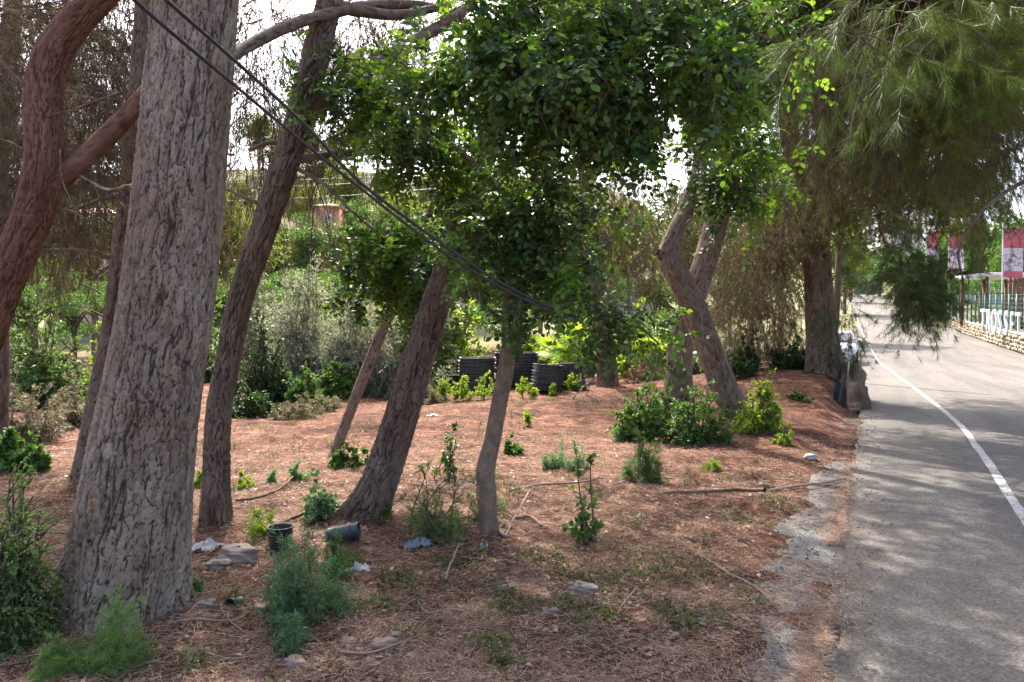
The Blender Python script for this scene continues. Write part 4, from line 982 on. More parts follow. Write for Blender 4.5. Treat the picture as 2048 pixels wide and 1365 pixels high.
# middle and far shrubs
for i, a in enumerate([
    ('dry grey green scrub at the left border, lower one', 60, 905, 200, 150, 'dry', 1, 10.0), ('dry scrub between the left border and the massive trunk', 150, 890, 130, 120, 'dry', .8, 11.5), ('low dry scrub behind the slender leaning pine', 600, 850, 170, 60, 'dry', .6, 12.5), ('dark tangled shrub low down right of the slender leaning pine', 500, 850, 130, 80, 'dark', .7, 12.8), ('low straw coloured scrub left of the slim pale carob foot', 640, 815, 110, 50, 'dry', .5, 14), ('low pale scrub right of the leaning dark pine', 860, 800, 90, 40, 'dry', .4, 16), ('green scrub at the left border nearest the red barked pine', 20, 970, 130, 80, 'mid', .5, 8.2),
    ('rounded green bush left of the massive trunk, in the sun', 95, 830, 190, 250, 'mid', 1.4, 15), ('bright green bush close to the left side of the massive trunk', 195, 800, 110, 150, 'bright', .8, 17), ('bush of small dark leaves at the left border behind the scrub', 15, 820, 130, 210, 'dark', 1, 16),
    ('dark green bush right of the slender leaning pine', 520, 800, 120, 185, 'dark', 1.2, 15.5), ('feathery yellow green bush beside the dark green one', 605, 785, 90, 95, 'mid', .8, 15), ('round green bush left of the slim pale carob', 672, 785, 100, 95, 'mid', .9, 16.5),
    ('silvery grey shrub with the highest crown, left of the slim carob', 610, 760, 240, 290, 'silver', 1.7, 18.5), ('silvery shrub just left of the slim pale carob stem', 705, 760, 200, 240, 'silver', 1.4, 17.5), ('silvery shrub behind the slim pale carob stem', 790, 755, 220, 240, 'silver', 1.4, 18.5), ('silvery shrub furthest left, beside the slender leaning pine', 510, 755, 150, 230, 'silver', 1, 21), ('pale silvery shrub between the two leaning pines, furthest back', 860, 740, 190, 230, 'silver', 1.1, 24), ('olive green bush seen under the brown twigs at left', 420, 770, 200, 210, 'mid', 1, 22),
    ('sunlit bush behind the tallest tray stack', 930, 745, 140, 150, 'bright', .9, 24), ('sunlit bush right of the carob trunk behind the trays', 1050, 742, 150, 150, 'bright', .9, 25), ('sunlit bush left of the straight brown pine', 1150, 745, 130, 120, 'bright', .8, 23), ('sunlit bush right of the straight brown pine', 1285, 745, 150, 160, 'bright', 1, 22), ('sunlit bush behind the crossing pines', 1420, 735, 130, 130, 'mid', .9, 24), ('leafy bush in the shade behind the trays at left', 860, 765, 110, 110, 'mid', .8, 21),
    ('dark low hedge plant left of the big forked pine, left one', 1490, 770, 110, 75, 'dark', .9, 17.5), ('dark low hedge plant left of the big forked pine, right one', 1575, 768, 110, 75, 'dark', .9, 17.5), ('pale dry shrub under the brown pine branches', 1460, 720, 120, 110, 'dry', .8, 24)]):
    lab, x_, y_, w_, h_, sty, de, dep = a
    plant('shrub', lab, x_, y_, w_, h_, sty, 300 + i, 'shrub', dense=de, depth=dep, ls=max(1, dep / 17))

# fan palms behind the trays
def fan_palm(label, px, py, depth, n, R, seed):
    r = np.random.default_rng(seed)
    b = at(px, py, depth); b[2] = gz(b[0], b[1])
    t = thing('fan_palm', label, 'palm', b)
    top = b + np.array([0, 0, .35])
    obj('trunk', MB().add(*tube([[*b, .16], [*top, .13], [*(top + [0, 0, .1]), .06]], 10, .1)).mesh('trunk'), 'bark_brown', t)
    for i in range(n):
        a = 2 * math.pi * i / n + r.uniform(-.2, .2); el = r.uniform(.25, 1.35)
        D = np.array([math.cos(a) * math.cos(el), math.sin(a) * math.cos(el), math.sin(el)])
        L = R * r.uniform(.7, 1.1); hub = top + D * L
        mb = MB(); mb.add(*tube([[*top, .012], [*(top + D * L * .5 + [0, 0, .06]), .01], [*hub, .007]], 4, .2))
        side = unit(np.cross(D, [0, 0, 1.])); k = 22
        th = np.linspace(-1.9, 1.9, k)
        DD = np.cos(th)[:, None] * D + np.sin(th)[:, None] * side + np.array([0, 0, -.12])
        V, F = leaf_cards(np.repeat(hub[None], k, 0), DD, np.repeat(np.cross(side, D)[None], k, 0), R * .62 * r.uniform(.85, 1.1, k), .055, 'strip')
        mb.add(V, F)
        obj('frond', mb.mesh('frond'), 'shrub_yellow' if i % 3 else 'shrub_mid', t)
fan_palm('fan palm with bright fronds left of the straight brown pine', 1140, 742, 21.5, 13, 1.0, 1)
fan_palm('fan palm with bright fronds right of the straight brown pine', 1285, 738, 20.5, 13, 1.1, 2)
fan_palm('fan palm with bright fronds behind the crossing pines', 1390, 736, 22, 11, 1.0, 3)
# heap of dry palm fronds
r = np.random.default_rng(9); b = at(1308, 752, 19.5); b[2] = gz(b[0], b[1])
k = 420; q = b + r.normal(0, 1, (k, 3)) * [.33, .3, 0]; q[:, 2] += np.abs(r.normal(0, .26, k)) * np.exp(-((q[:, 0] - b[0]) / .5) ** 2) + .03
V, F = leaf_cards(q, unit(r.normal(0, 1, (k, 3)) + [0, 0, .2]), unit(r.normal(size=(k, 3))), r.uniform(.2, .5, k), .03, 'strip')
tag(obj('frond_heap', mesh_np('frond_heap', V, [F]), 'litter_needle'), 'heap of dry reddish fronds beside the crossing pines', 'dry heap', kind='stuff')

# ---- trees far behind
def far_tree(name, seed, H, mat, n=7000, wide=.36):
    r = np.random.default_rng(seed)
    t = thing(name, 'proto', 'tree')
    V, F, A = bark_tube([[0, 0, -.6, .025 * H], [.01 * H, 0, .3 * H, .02 * H], [-.01 * H, .01 * H, .6 * H, .013 * H], [0, 0, .9 * H, .004 * H]], 10, .3, (.15, .4), .02, .2, seed)
    obj('trunk', mesh_np('trunk', V, [F], True, A), 'bark_brown', t)
    mb = MB(); nc = 16
    K = np.stack([r.normal(0, wide * .5, nc), r.normal(0, wide * .5, nc), .33 + .6 * r.random(nc)], 1) * H
    rad = H * r.uniform(.09, .19, nc)
    for c, q in zip(K, rad):
        mb.add(*tube([[0, 0, max(.2 * H, c[2] - .25 * H), .012 * H], [c[0] * .5, c[1] * .5, c[2] - .08 * H, .008 * H], [*c, .003 * H]], 4, .5))
    obj('limbs', mb.mesh('limbs'), 'twig', t)
    j = r.integers(0, nc, n); v = unit(r.normal(size=(n, 3)))
    S = K[j] + v * (rad[j] * r.random(n) ** .4)[:, None] * [1, 1, .72]
    V, F = leaf_cards(S, unit(v + r.normal(0, .7, v.shape)), unit(v + r.normal(0, .6, v.shape)), H * r.uniform(.022, .05, n), H * .014, 'lance')
    obj('crown', mesh_np('crown', V, [F]), mat, t, kind='stuff')
    return t
protos = [far_tree('hill_tree', 1, 8.0, 'far_leaf', wide=.34), far_tree('hill_tree', 2, 9.5, 'needle_fresh_lit', wide=.26), far_tree('hill_tree', 3, 7.0, 'shrub_mid', wide=.42)]
used = [False] * 3
SP = [(-60, 40, 0), (70, 46, 1), (190, 38, 2), (330, 42, 0), (450, 48, 1), (545, 60, 0), (600, 92, 1), (640, 110, 0), (700, 96, 1), (740, 62, 0), (800, 70, 1), (850, 56, 0), (900, 44, 2), (960, 60, 1), (1010, 42, 0), (1080, 55, 1), (1120, 38, 2), (1190, 62, 0), (1250, 58, 1), (1310, 36, 2), (1370, 44, 0), (1440, 40, 1), (1500, 36, 0), (1560, 44, 2), (1620, 52, 1), (500, 34, 2), (130, 62, 1), (20, 70, 0), (260, 70, 1), (400, 84, 0), (480, 100, 1), (780, 110, 0), (870, 92, 1), (680, 72, 2), (570, 120, 0), (940, 110, 1), (1020, 90, 0), (-120, 60, 1)]
SP += [(-40, 30, 2), (60, 27, 2), (150, 31, 2), (240, 28, 2), (330, 30, 2), (460, 29, 2), (560, 33, 2), (650, 36, 2), (740, 31, 2), (830, 30, 2), (930, 34, 2), (1040, 32, 2), (1180, 33, 2), (1400, 30, 2)]
SP += [(px_, d_, k_) for px_, d_, k_ in [(-40, 120, 0), (40, 135, 1), (110, 128, 0), (200, 140, 1), (280, 130, 0), (350, 145, 1), (430, 138, 0), (520, 140, 1), (560, 150, 0), (615, 140, 1), (660, 152, 0), (710, 140, 1), (755, 150, 0), (820, 140, 1), (880, 148, 0), (230, 100, 2), (90, 95, 2), (630, 62, 2), (560, 76, 2), (710, 84, 2)]]
SR = [(1790, 110, 2), (1845, 88, 2), (1905, 72, 2), (1960, 64, 2), (2035, 60, 2), (1760, 135, 2), (1700, 120, 1), (1735, 180, 0), (1775, 175, 1), (1800, 150, 0), (1850, 115, 1), (1880, 100, 0), (1925, 92, 1), (1965, 84, 0), (2010, 78, 1), (2060, 72, 0), (1690, 90, 0), (1830, 190, 1), (1900, 140, 1), (1980, 120, 0), (2050, 110, 1), (1680, 190, 1), (1715, 205, 0)]
rr = np.random.default_rng(4)
for i, (px_, dd, kk) in enumerate(SP + SR):
    x_ = (px_ - CX) / FPX * dd
    t = protos[kk] if not used[kk] else copy_tree(protos[kk])
    used[kk] = True
    t.location = (x_, dd, gz(x_, dd) - .1)
    s_ = rr.uniform(.8, 1.25) * (.55 if dd < 37 and kk == 2 else 1); t.scale = (s_, s_, s_ * rr.uniform(.9, 1.15)); t.rotation_euler = (0, 0, rr.uniform(0, 6.28))
    side = i < len(SP)
    grp = SP if side else SR
    same = sorted(q[0] + q[1] * .001 for q in grp if q[2] == kk)
    nth = same.index(px_ + dd * .001)
    kind_ = ('rounded olive green', 'taller bright green', 'low spreading green')[kk]
    place = 'on the hillside behind the lot' if side else 'beyond the far end of the road'
    t['label'] = '%s tree %s, %s from the left' % (kind_, place, ['first', 'second', 'third', 'fourth', 'fifth', 'sixth', 'seventh', 'eighth', 'ninth', 'tenth', 'eleventh', 'twelfth', 'thirteenth', 'fourteenth', 'fifteenth', 'sixteenth', 'seventeenth', 'eighteenth', 'nineteenth', 'twentieth', 'twenty-first', 'twenty-second', 'twenty-third', 'twenty-fourth', 'twenty-fifth', 'twenty-sixth', 'twenty-seventh', 'twenty-eighth'][nth])
    t['group'] = 'trees ' + place

# ================================================================== BUILDINGS AND ROADSIDE
M['terracotta'] = plain('terracotta_render', (.50, .24, .15), .9, .1, var=.15, nscale=2)
M['roof_tile'] = plain('roof_tile', (.46, .33, .25), .9, .1, var=.2, nscale=8)
M['white_render'] = plain('white_render', (.72, .71, .68), .85, .2, var=.06, nscale=1.5)
M['beige_render'] = plain('beige_render', (.55, .49, .42), .9, .1, var=.08, nscale=1.5)
M['dark_glass'] = plain('window_glass', (.03, .035, .04), .15, .6, var=.1, nscale=1)
M['timber'] = plain('red_brown_timber', (.14, .055, .035), .7, .3, var=.25, nscale=12)
M['black_plastic'] = plain('black_plastic', (.04, .038, .038), .4, .5, var=.5, nscale=9)
M['green_paint'] = plain('green_paint', (.03, .12, .09), .5, .4, var=.1)
M['white_paint'] = plain('white_paint', (.66, .66, .65), .5, .4, var=.05)
M['grey_metal'] = plain('grey_metal', (.38, .40, .42), .5, .5, metal=.3, var=.12, nscale=3)
M['orange_render'] = plain('orange_render', (.55, .28, .12), .9, .1, var=.12, nscale=2)
M['stone'] = plain('wall_stone', (.36, .29, .215), .95, .1, var=.5, nscale=2.5, bstr=.5)
M['mortar'] = plain('wall_mortar', (.34, .30, .25), .95, .1, var=.15, nscale=9)
M['coping'] = plain('concrete_coping', (.42, .38, .33), .9, .2, var=.12, nscale=5)

def house(name, label, px, d, wpx, top, dep, wall, roof, wins, flat=False, eave=.35):
    """a house whose wall top is seen at pixel row `top`"""
    c = at(px, top, d); base = gz(c[0], c[1] + dep / 2) - 1
    w_ = wpx * d / FPX; zt = c[2]; hgt = zt - base
    t = thing(name, label, 'house', (c[0], d + dep / 2, base + 1))
    obj('wall', MB().box((c[0], d + dep / 2, base + hgt / 2), (w_, dep, hgt)).mesh('wall'), wall, t)
    if flat:
        obj('roof', MB().box((c[0], d + dep / 2, zt + .18), (w_ + 2 * eave, dep + 2 * eave, .36)).mesh('roof'), roof, t)
    else:
        x0, x1, y0, y1 = c[0] - w_ / 2 - eave, c[0] + w_ / 2 + eave, d - eave, d + dep + eave
        rh = min(w_, dep) * .28
        V = [[x0, y0, zt], [x1, y0, zt], [x1, y1, zt], [x0, y1, zt], [x0, y0, zt + .15], [x1, y0, zt + .15], [x1, y1, zt + .15], [x0, y1, zt + .15], [c[0], d + dep / 2, zt + rh]]
        mb = MB(); mb.add(V, [[0, 3, 2, 1], [0, 1, 5, 4], [1, 2, 6, 5], [2, 3, 7, 6], [3, 0, 4, 7]]); mb.add(V, [[4, 5, 8], [5, 6, 8], [6, 7, 8], [7, 4, 8]])
        obj('roof', mb.mesh('roof'), roof, t)
    for (u, v_, ww, hh) in wins:
        cx_ = c[0] + u * w_ / 2; cz = zt - v_
        f = obj('window', MB().box((cx_, d - .02, cz), (ww + .16, .1, hh + .16)).mesh('window'), 'white_paint' if wall != 'white_render' else 'coping', t)
        obj('pane', MB().box((cx_, d - .075, cz), (ww, .03, hh)).mesh('pane'), 'dark_glass', f)
    return t
house('house', 'small terracotta tower house on the hillside with pale roof', 652, 78, 46, 415, 3.5, 'terracotta', 'roof_tile', [(.15, 1.4, .7, 1.2), (.15, 4, .7, 1.2)])
house('house', 'low terracotta wing beside the hillside tower house', 610, 80, 50, 462, 5, 'terracotta', 'roof_tile', [(-.2, 1.2, .7, 1)])
house('house', 'low ochre house behind the silvery shrubs', 765, 66, 90, 492, 6, 'beige_render', 'roof_tile', [(-.4, 1.1, .8, 1), (.4, 1.1, .8, 1)])
house('house', 'pale house glimpsed through the twigs at left', 165, 52, 110, 432, 6, 'white_render', 'roof_tile', [(-.4, 1.2, .8, 1.1), (.3, 1.2, .8, 1.1)])
house('house', 'white flat roofed house behind the palms', 1215, 42, 190, 572, 7, 'white_render', 'white_render', [(-.6, .9, 1.0, .9), (0, .9, 1.0, .9), (.55, .9, 1.0, .9)], True, .5)
house('house', 'beige house high above the end of the road', 1815, 185, 60, 448, 8, 'beige_render', 'roof_tile', [(-.4, 1.6, 1.4, 1.5), (.4, 1.6, 1.4, 1.5)])
house('house', 'white house behind the banners at right', 1990, 95, 66, 492, 8, 'white_render', 'white_render', [(-.5, 1.4, 1.3, 1.2), (.5, 1.4, 1.3, 1.2)], True, .4)

# wall and gate at the end of the road
b = at(1735, 560, 150); gx0 = at(1708, 560, 150)[0]; gx1 = at(1765, 560, 150)[0]; gzb = gz((gx0 + gx1) / 2, 150)
t = thing('metal_gate', 'pale grey sheet metal gate at the far end of the road', 'gate', ((gx0 + gx1) / 2, 150, gzb))
zb = at(1735, 604, 150)[2]; zt_ = at(1735, 532, 150)[2]
for k in range(4):
    wd = (gx1 - gx0) / 4
    obj('panel', MB().box((gx0 + wd * (k + .5), 150 + .05 * (k % 2), (zb + zt_) / 2 - .4 * (k == 0)), (wd - .08, .12, zt_ - zb)).mesh('panel'), 'grey_metal', t)
for k in range(5):
    obj('post', MB().box((gx0 + (gx1 - gx0) * k / 4, 149.8, (zb + zt_) / 2), (.14, .14, zt_ - zb + .5)).mesh('post'), 'coping', t)
ox0, ox1 = at(1680, 560, 140)[0], at(1706, 560, 140)[0]
t = thing('garden_wall', 'orange rendered wall left of the far metal gate', 'wall', ((ox0 + ox1) / 2, 140, gz(ox0, 140)))
obj('wall', MB().box(((ox0 + ox1) / 2, 140, at(1700, 580, 140)[2]), (ox1 - ox0, .4, 5.0)).mesh('wall'), 'orange_render', t)
obj('coping', MB().box(((ox0 + ox1) / 2, 140, at(1700, 580, 140)[2] + 2.6), (ox1 - ox0 + .2, .6, .2)).mesh('coping'), 'coping', t)

# low stone wall, coping and green fence along the right of the road
r = np.random.default_rng(8)
wy = np.arange(22, 118, .5); wx = right_edge(wy) + .35; wz = prof(wy)
t = thing('stone_wall', 'low yellowish rubble stone wall along the right of the road', 'wall', (wx[0], wy[0], wz[0]))
HW = .95
mb = MB()
Lw = np.stack([np.stack([wx - .22, wy, wz - .3], 1), np.stack([wx - .22, wy, wz + HW], 1), np.stack([wx + .22, wy, wz + HW], 1), np.stack([wx + .22, wy, wz - .3], 1)], 1)
mb.add(Lw.reshape(-1, 3), ring_faces(len(wy), 4))
obj('core', mb.mesh('core'), 'mortar', t)
mb = MB()
yy = 22.0
while yy < 90:
    for row in range(4):
        ln = r.uniform(.26, .5); y0 = yy + r.uniform(-.08, .08) + (row % 2) * .2
        x0 = float(right_edge(y0)) + .10; hh = r.uniform(.12, .24)
        mb.box((x0, y0, float(prof(y0)) + .12 + row * .235 + r.uniform(-.05, .05)), (r.uniform(.1, .2), ln * .92, hh), -.42 + r.uniform(-.08, .08), r.uniform(.8, 1))
    yy += r.uniform(.3, .55)
obj('stones', mb.mesh('stones'), 'stone', t, kind='stuff')
Lc = np.stack([np.stack([wx - .29, wy, wz + HW - .012], 1), np.stack([wx - .29, wy, wz + HW + .1], 1), np.stack([wx + .29, wy, wz + HW + .1], 1), np.stack([wx + .29, wy, wz + HW - .012], 1)], 1)
obj('coping', MB().add(Lc.reshape(-1, 3), ring_faces(len(wy), 4)).mesh('coping'), 'coping', t)
t = thing('mesh_fence', 'green metal mesh fence standing on the stone wall', 'fence', (wx[0], wy[0], wz[0] + HW))
post = MB().box((0, 0, 1.1), (.09, .09, 2.2)).box((0, 0, 2.23), (.12, .12, .06)).mesh('post')
post.materials.append(M['green_paint'])
for y0 in np.arange(23, 117, 2.1):
    o = obj('post', post, None, t)
    o.matrix_parent_inverse = Matrix.Translation(-t.location)
    o.location = (float(right_edge(y0)) + .35, y0, float(prof(y0)) + HW + .09)
mb = MB()
for hz in np.linspace(.15, 2.1, 9):
    P = np.stack([wx, wy, wz + HW + .09 + hz], 1)
    mb.add(*tubes(P[None], .008, .008, 3))
vy = np.arange(23, 117, .28)
P = np.stack([np.stack([right_edge(vy) + .35, vy, prof(vy) + HW + .12], 1), np.stack([right_edge(vy) + .35, vy, prof(vy) + HW + 2.2], 1)], 1)
mb.add(*tubes(P, .006, .006, 3))
obj('wire_mesh', mb.mesh('wire_mesh'), 'green_paint', t, kind='stuff')

# white letters fixed to the fence
A = at(1966, 660, 46.0); Bp = at(2049, 673, 41.5)
ax = unit(Bp - A); L = np.linalg.norm(Bp - A)
t = thing('letter_sign', 'big white letters reading TROSSET fixed to the green fence', 'sign', A)
hd = math.atan2(ax[1], ax[0])
for i, ch in enumerate('TROSSET'):
    cu = bpy.data.curves.new('letter', 'FONT'); cu.body = ch; cu.size = 2.0; cu.extrude = .05; cu.offset = .012; cu.align_x = 'CENTER'
    tmp = bpy.data.objects.new('tmp', cu); C.objects.link(tmp)
    me = bpy.data.meshes.new_from_object(tmp.evaluated_get(bpy.context.evaluated_depsgraph_get()))
    C.objects.unlink(tmp); bpy.data.objects.remove(tmp)
    me.materials.clear(); me.materials.append(M['white_paint'])
    o = bpy.data.objects.new('letter', me); C.objects.link(o); o.parent = t; o.matrix_parent_inverse = Matrix.Translation(-t.location)
    q = A + (Bp - A) * ((i + .5) / 7)
    o.location = Vector(q) + Vector((-.3, -.2, -.05)); o.rotation_euler = (math.radians(90), 0, hd); o.scale = (.40, 1.0, 1)
sf = MB()
for z0 in (.25, 1.0):
    sf.add(*tube([[*(A + [-.25, -.12, z0]), .02], [*((A + Bp) / 2 + [-.25, -.12, z0]), .02], [*(Bp + [-.25, -.12, z0]), .02]], 4, .5))
obj('rail', sf.mesh('rail'), 'green_paint', t)

# banners on poles
m, n = nodes('banner_print')
tc = n.nodes.new('ShaderNodeTexCoord'); sp_ = n.nodes.new('ShaderNodeSeparateXYZ'); n.links.new(tc.outputs['Generated'], sp_.inputs[0])
band = ramp(n, sp_.outputs['Z'], [(0, (.52, .14, .18)), (.14, (.52, .14, .18)), (.145, (.62, .57, .58)), (.60, (.62, .57, .58)), (.605, (.52, .14, .18))])
mk = ramp(n, noise(n, obj_coord(n, (1, 1, 1.2)), 7, 4, .7), [(.5, (1, 1, 1)), (.56, (.42, .36, .40))])
zone = ramp(n, sp_.outputs['Z'], [(.2, (0, 0, 0)), (.24, (1, 1, 1)), (.54, (1, 1, 1)), (.58, (0, 0, 0))])
wb = ramp(n, noise(n, obj_coord(n, (1, 1, 5)), 5, 2), [(.58, (1, 1, 1)), (.6, (1.0, .55, .6))])
surf(n, mixc(n, 1.0, mixc(n, zone, band, mixc(n, 1.0, band, mk, 'MULTIPLY')), wb, 'MULTIPLY'), .8, .15)
M['banner'] = m
def banner(label, px, top, bot, wpx, d, seed):
    b = at(px, top - 12, d); g0 = gz(b[0], b[1])
    t = thing('banner', label, 'banner', (b[0], b[1], g0), 'red and white banners on poles')
    obj('pole', MB().add(*tube([[b[0], b[1], g0 - .1, .05], [b[0], b[1], (g0 + b[2]) / 2, .045], [b[0], b[1], b[2], .035]], 8, .8)).mesh('pole'), 'white_paint', t)
    z1, z0 = at(px, top, d)[2], at(px, bot, d)[2]; w_ = wpx * d / FPX
    nu, nv = 10, 22
    U, Vv = np.meshgrid(np.linspace(0, 1, nu), np.linspace(0, 1, nv))
    Yw = .12 * np.sin(U * 5 + Vv * 3 + seed) * U + .06 * np.sin(Vv * 9 + seed)
    fr = np.stack([b[0] + .06 + U * w_, b[1] + Yw, z0 + (z1 - z0) * Vv - .12 * U * (1 - Vv)], -1)
    bk = fr + np.array([0, .012, 0])
    mb = MB(); mb.add(np.concatenate([fr.reshape(-1, 3), bk.reshape(-1, 3)]), np.concatenate([ring_faces(nv, nu, False), ring_faces(nv, nu, False)[:, ::-1] + nu * nv]))
    obj('cloth', mb.mesh('cloth', True), 'banner', t)
    arm = MB().add(*tube([[b[0], b[1], z1 + .03, .02], [b[0] + w_ * .5, b[1], z1 + .04, .018], [b[0] + w_, b[1], z1 + .02, .015]], 6, .3))
    obj('arm', arm.mesh('arm'), 'white_paint', t)
banner('red and white banner furthest left of three, above the fence', 1853, 464, 545, 25, 62, 1)
banner('red and white banner in the middle of three', 1898, 462, 548, 30, 56, 2)
banner('red and white banner furthest right, cut by the picture edge', 2006, 456, 554, 40, 50, 3)

# garden kiosk and timber furniture behind the fence
d0 = 54; c = at(2000, 550, d0); g0 = gz(c[0] + 1, d0 + 1.5)
t = thing('kiosk', 'open kiosk with flat pale roof behind the fence', 'kiosk', (c[0], d0, g0))
x0, x1 = at(1966, 550, d0)[0], at(2075, 550, d0)[0]
obj('roof', MB().box(((x0 + x1) / 2, d0 + 1.5, c[2]), (x1 - x0, 4, .28)).mesh('roof'), 'white_paint', t)
for xx in (x0 + .3, (x0 + x1) / 2, x1 - .3):
    for yy in (d0, d0 + 3):
        obj('post', MB().box((xx, yy, (g0 + c[2]) / 2 - .07), (.14, .14, c[2] - g0 - .1)).mesh('post'), 'timber', t)
d1 = 49; c1 = at(2040, 600, d1); g1 = gz(c1[0], d1)
t = thing('timber_screen', 'red brown timber slat screen behind the white letters at right', 'screen', (c1[0], d1, g1))
zz1 = at(2040, 556, d1)[2]
for k in range(9):
    obj('slat', MB().box((c1[0] - .7 + k * .28, d1, (g1 + zz1) / 2), (.16, .06, zz1 - g1)).mesh('slat'), 'timber', t)
for z_ in (g1 + .3, zz1 - .2, (g1 + zz1) / 2):
    obj('rail', MB().box((c1[0] + .42, d1 + .06, z_), (2.5, .05, .14)).mesh('rail'), 'timber', t)

# dark timber pole behind the big forked pine
b = at(1664, 745, 22); b[2] = gz(b[0], b[1]); tp = at(1688, 330, 22.5)
t = thing('timber_pole', 'dark slanting timber pole beside the big forked pine', 'pole', b)
obj('shaft', MB().add(*tube([[b[0], b[1], b[2] - .3, .10], [*((b + tp) / 2), .095], [*tp, .08]], 10, .5)).mesh('shaft', True), 'twig', t)
obj('collar', MB().add(*tube([[*(b + (tp - b) * .8), .12], [*(b + (tp - b) * .81), .12], [*(b + (tp - b) * .82), .12]], 10, .05)).mesh('collar'), 'grey_metal', t)

# end of the retaining bank: rough concrete lump, steel frame, black sheet
M['frame_steel'] = plain('frame_steel', (.22, .21, .20), .6, .4, metal=.3, var=.3, nscale=20)
M['rubble'] = plain('rough_rubble', (.20, .15, .115), .95, .1, var=.4, nscale=6, bstr=.7)
c = gp(1716, 826); c[2] = -.1
r = np.random.default_rng(12)
def rock(c, s, seed, rough=.22, n=14, m_=10):
    r = np.random.default_rng(seed)
    th = np.linspace(0, 2 * math.pi, n, endpoint=False); ph = np.linspace(.02, math.pi - .02, m_)
    T, Pp = np.meshgrid(th, ph)
    X, Y, Z = np.sin(Pp) * np.cos(T), np.sin(Pp) * np.sin(T), np.cos(Pp)
    for a in (X, Y, Z):
        pass
    e = .62
    X, Y, Z = [np.sign(a) * np.abs(a) ** e for a in (X, Y, Z)]
    k = 1 + rough * (fbm(X * 1.4 + seed * 3.1 + Z, Y * 1.4 + 5 + Z * 1.7, seed % 40, 3) - .45) * 2
    return np.stack([X * s[0] * k, Y * s[1] * k, Z * s[2] * k], -1).reshape(-1, 3) + np.asarray(c), ring_faces(m_, n)
t = thing('retaining_bank', 'crumbling end of the retaining bank with steel frame beside the road', 'retaining wall', c)
for k, (dx, dy, dz, s_) in enumerate([(-.02, .35, .16, (.13, .3, .34)), (.0, .85, .22, (.14, .32, .38)), (-.1, 1.4, .28, (.17, .34, .42)), (-.1, 0.0, .04, (.12, .18, .16)), (-.2, 2.0, .32, (.2, .4, .42))]):
    V, F = rock(c + [dx + dy * .45, dy, dz], s_, 30 + k, .75, 26, 20)
    obj('block', MB().add(V, F).mesh('block', True), 'rubble', t)
fr = c + np.array([-.18, .05, 0])
for (a, b_) in [((0, 0, 0), (0, 0, .86)), ((.95, 1.95, 0), (.9, 1.9, 1.1)), ((0, 0, .84), (.9, 1.9, 1.08))]:
    a = fr + a; b_ = fr + b_
    obj('bar', MB().add(*tube([[*a, .017], [*((a + b_) / 2), .017], [*b_, .017]], 6, .3)).mesh('bar'), 'frame_steel', t)
U, Vv = np.meshgrid(np.linspace(0, 1, 12), np.linspace(0, 1, 10))
sx = fr[0] - .03 - U * .2; sy = fr[1] + .06 + .1 * U + .04 * np.sin(U * 9 + Vv * 4); sz = fr[2] + .12 + .58 * Vv - .12 * U * Vv
fv = np.stack([sx, sy, sz], -1).reshape(-1, 3)
obj('sheet', MB().add(np.vstack([fv, fv + [0, .01, 0]]), np.concatenate([ring_faces(10, 12, False), ring_faces(10, 12, False)[:, ::-1] + 120])).mesh('sheet', True), 'black_plastic', t, label='black plastic sheet hung in the frame')
# ================================================================== PARKED CAR
M['car_paint'] = plain('car_paint', (.62, .64, .66), .25, .6, metal=.2, var=.02, bstr=0)
M['tyre'] = plain('tyre_rubber', (.025, .025, .026), .85, .2)
M['lamp_glass'] = plain('lamp_glass', (.55, .57, .6), .1, .8, var=.1, bstr=0)
M['plate'] = plain('number_plate', (.7, .7, .66), .5, .3, var=.03)
cp = np.array([14.25, 32.6]); cz = float(prof(cp[1])); ch = math.atan2(-.907, -.42)      # nose towards the viewer
u_, n_ = np.array([math.cos(ch), math.sin(ch)]), np.array([-math.sin(ch), math.cos(ch)])
def cw(V):
    V = np.asarray(V, float)
    return np.column_stack([cp[0] + V[:, 0] * u_[0] + V[:, 1] * n_[0], cp[1] + V[:, 0] * u_[1] + V[:, 1] * n_[1], cz + V[:, 2]])
t = thing('parked_car', 'pale silver car parked half hidden behind the big forked pine', 'car', (cp[0], cp[1], cz))
# lofted body: stations along the length (x, half width, sill z, shoulder z)
ST = [(2.02, .62, .36, .62), (1.98, .74, .26, .72), (1.7, .84, .2, .80), (1.2, .88, .2, .90), (.6, .89, .2, .95), (-.4, .89, .2, .97), (-1.3, .88, .2, .99), (-1.8, .84, .22, 1.0), (-2.0, .76, .3, .95), (-2.05, .62, .42, .8)]
rings = []
for x_, hw_, z0, z1 in ST:
    rings.append([[x_, -hw_ * .9, z0], [x_, -hw_, z0 + .14], [x_, -hw_, z1 - .16], [x_, -hw_ * .9, z1], [x_, -hw_ * .45, z1 + .04], [x_, hw_ * .45, z1 + .04], [x_, hw_ * .9, z1], [x_, hw_, z1 - .16], [x_, hw_, z0 + .14], [x_, hw_ * .9, z0]])
R_ = np.array(rings).reshape(-1, 3)
mb = MB(); mb.add(cw(R_), ring_faces(len(ST), 10)); mb.add(cw(np.array(rings[0])), [list(range(10))]); mb.add(cw(np.array(rings[-1])), [list(range(9, -1, -1))])
body = obj('body', mb.mesh('body', True), 'car_paint', t)
GT = [(1.05, .80, .95), (.45, .70, 1.38), (-.1, .66, 1.47), (-1.0, .66, 1.46), (-1.6, .68, 1.36), (-1.95, .74, 1.0)]
rg = []
for x_, hw_, z1 in GT:
    rg.append([[x_, -hw_ - .06, min(z1, .95)], [x_, -hw_ + .02, z1 - .05 if z1 > 1 else z1], [x_, -hw_ * .6, z1], [x_, hw_ * .6, z1], [x_, hw_ - .02, z1 - .05 if z1 > 1 else z1], [x_, hw_ + .06, min(z1, .95)]])
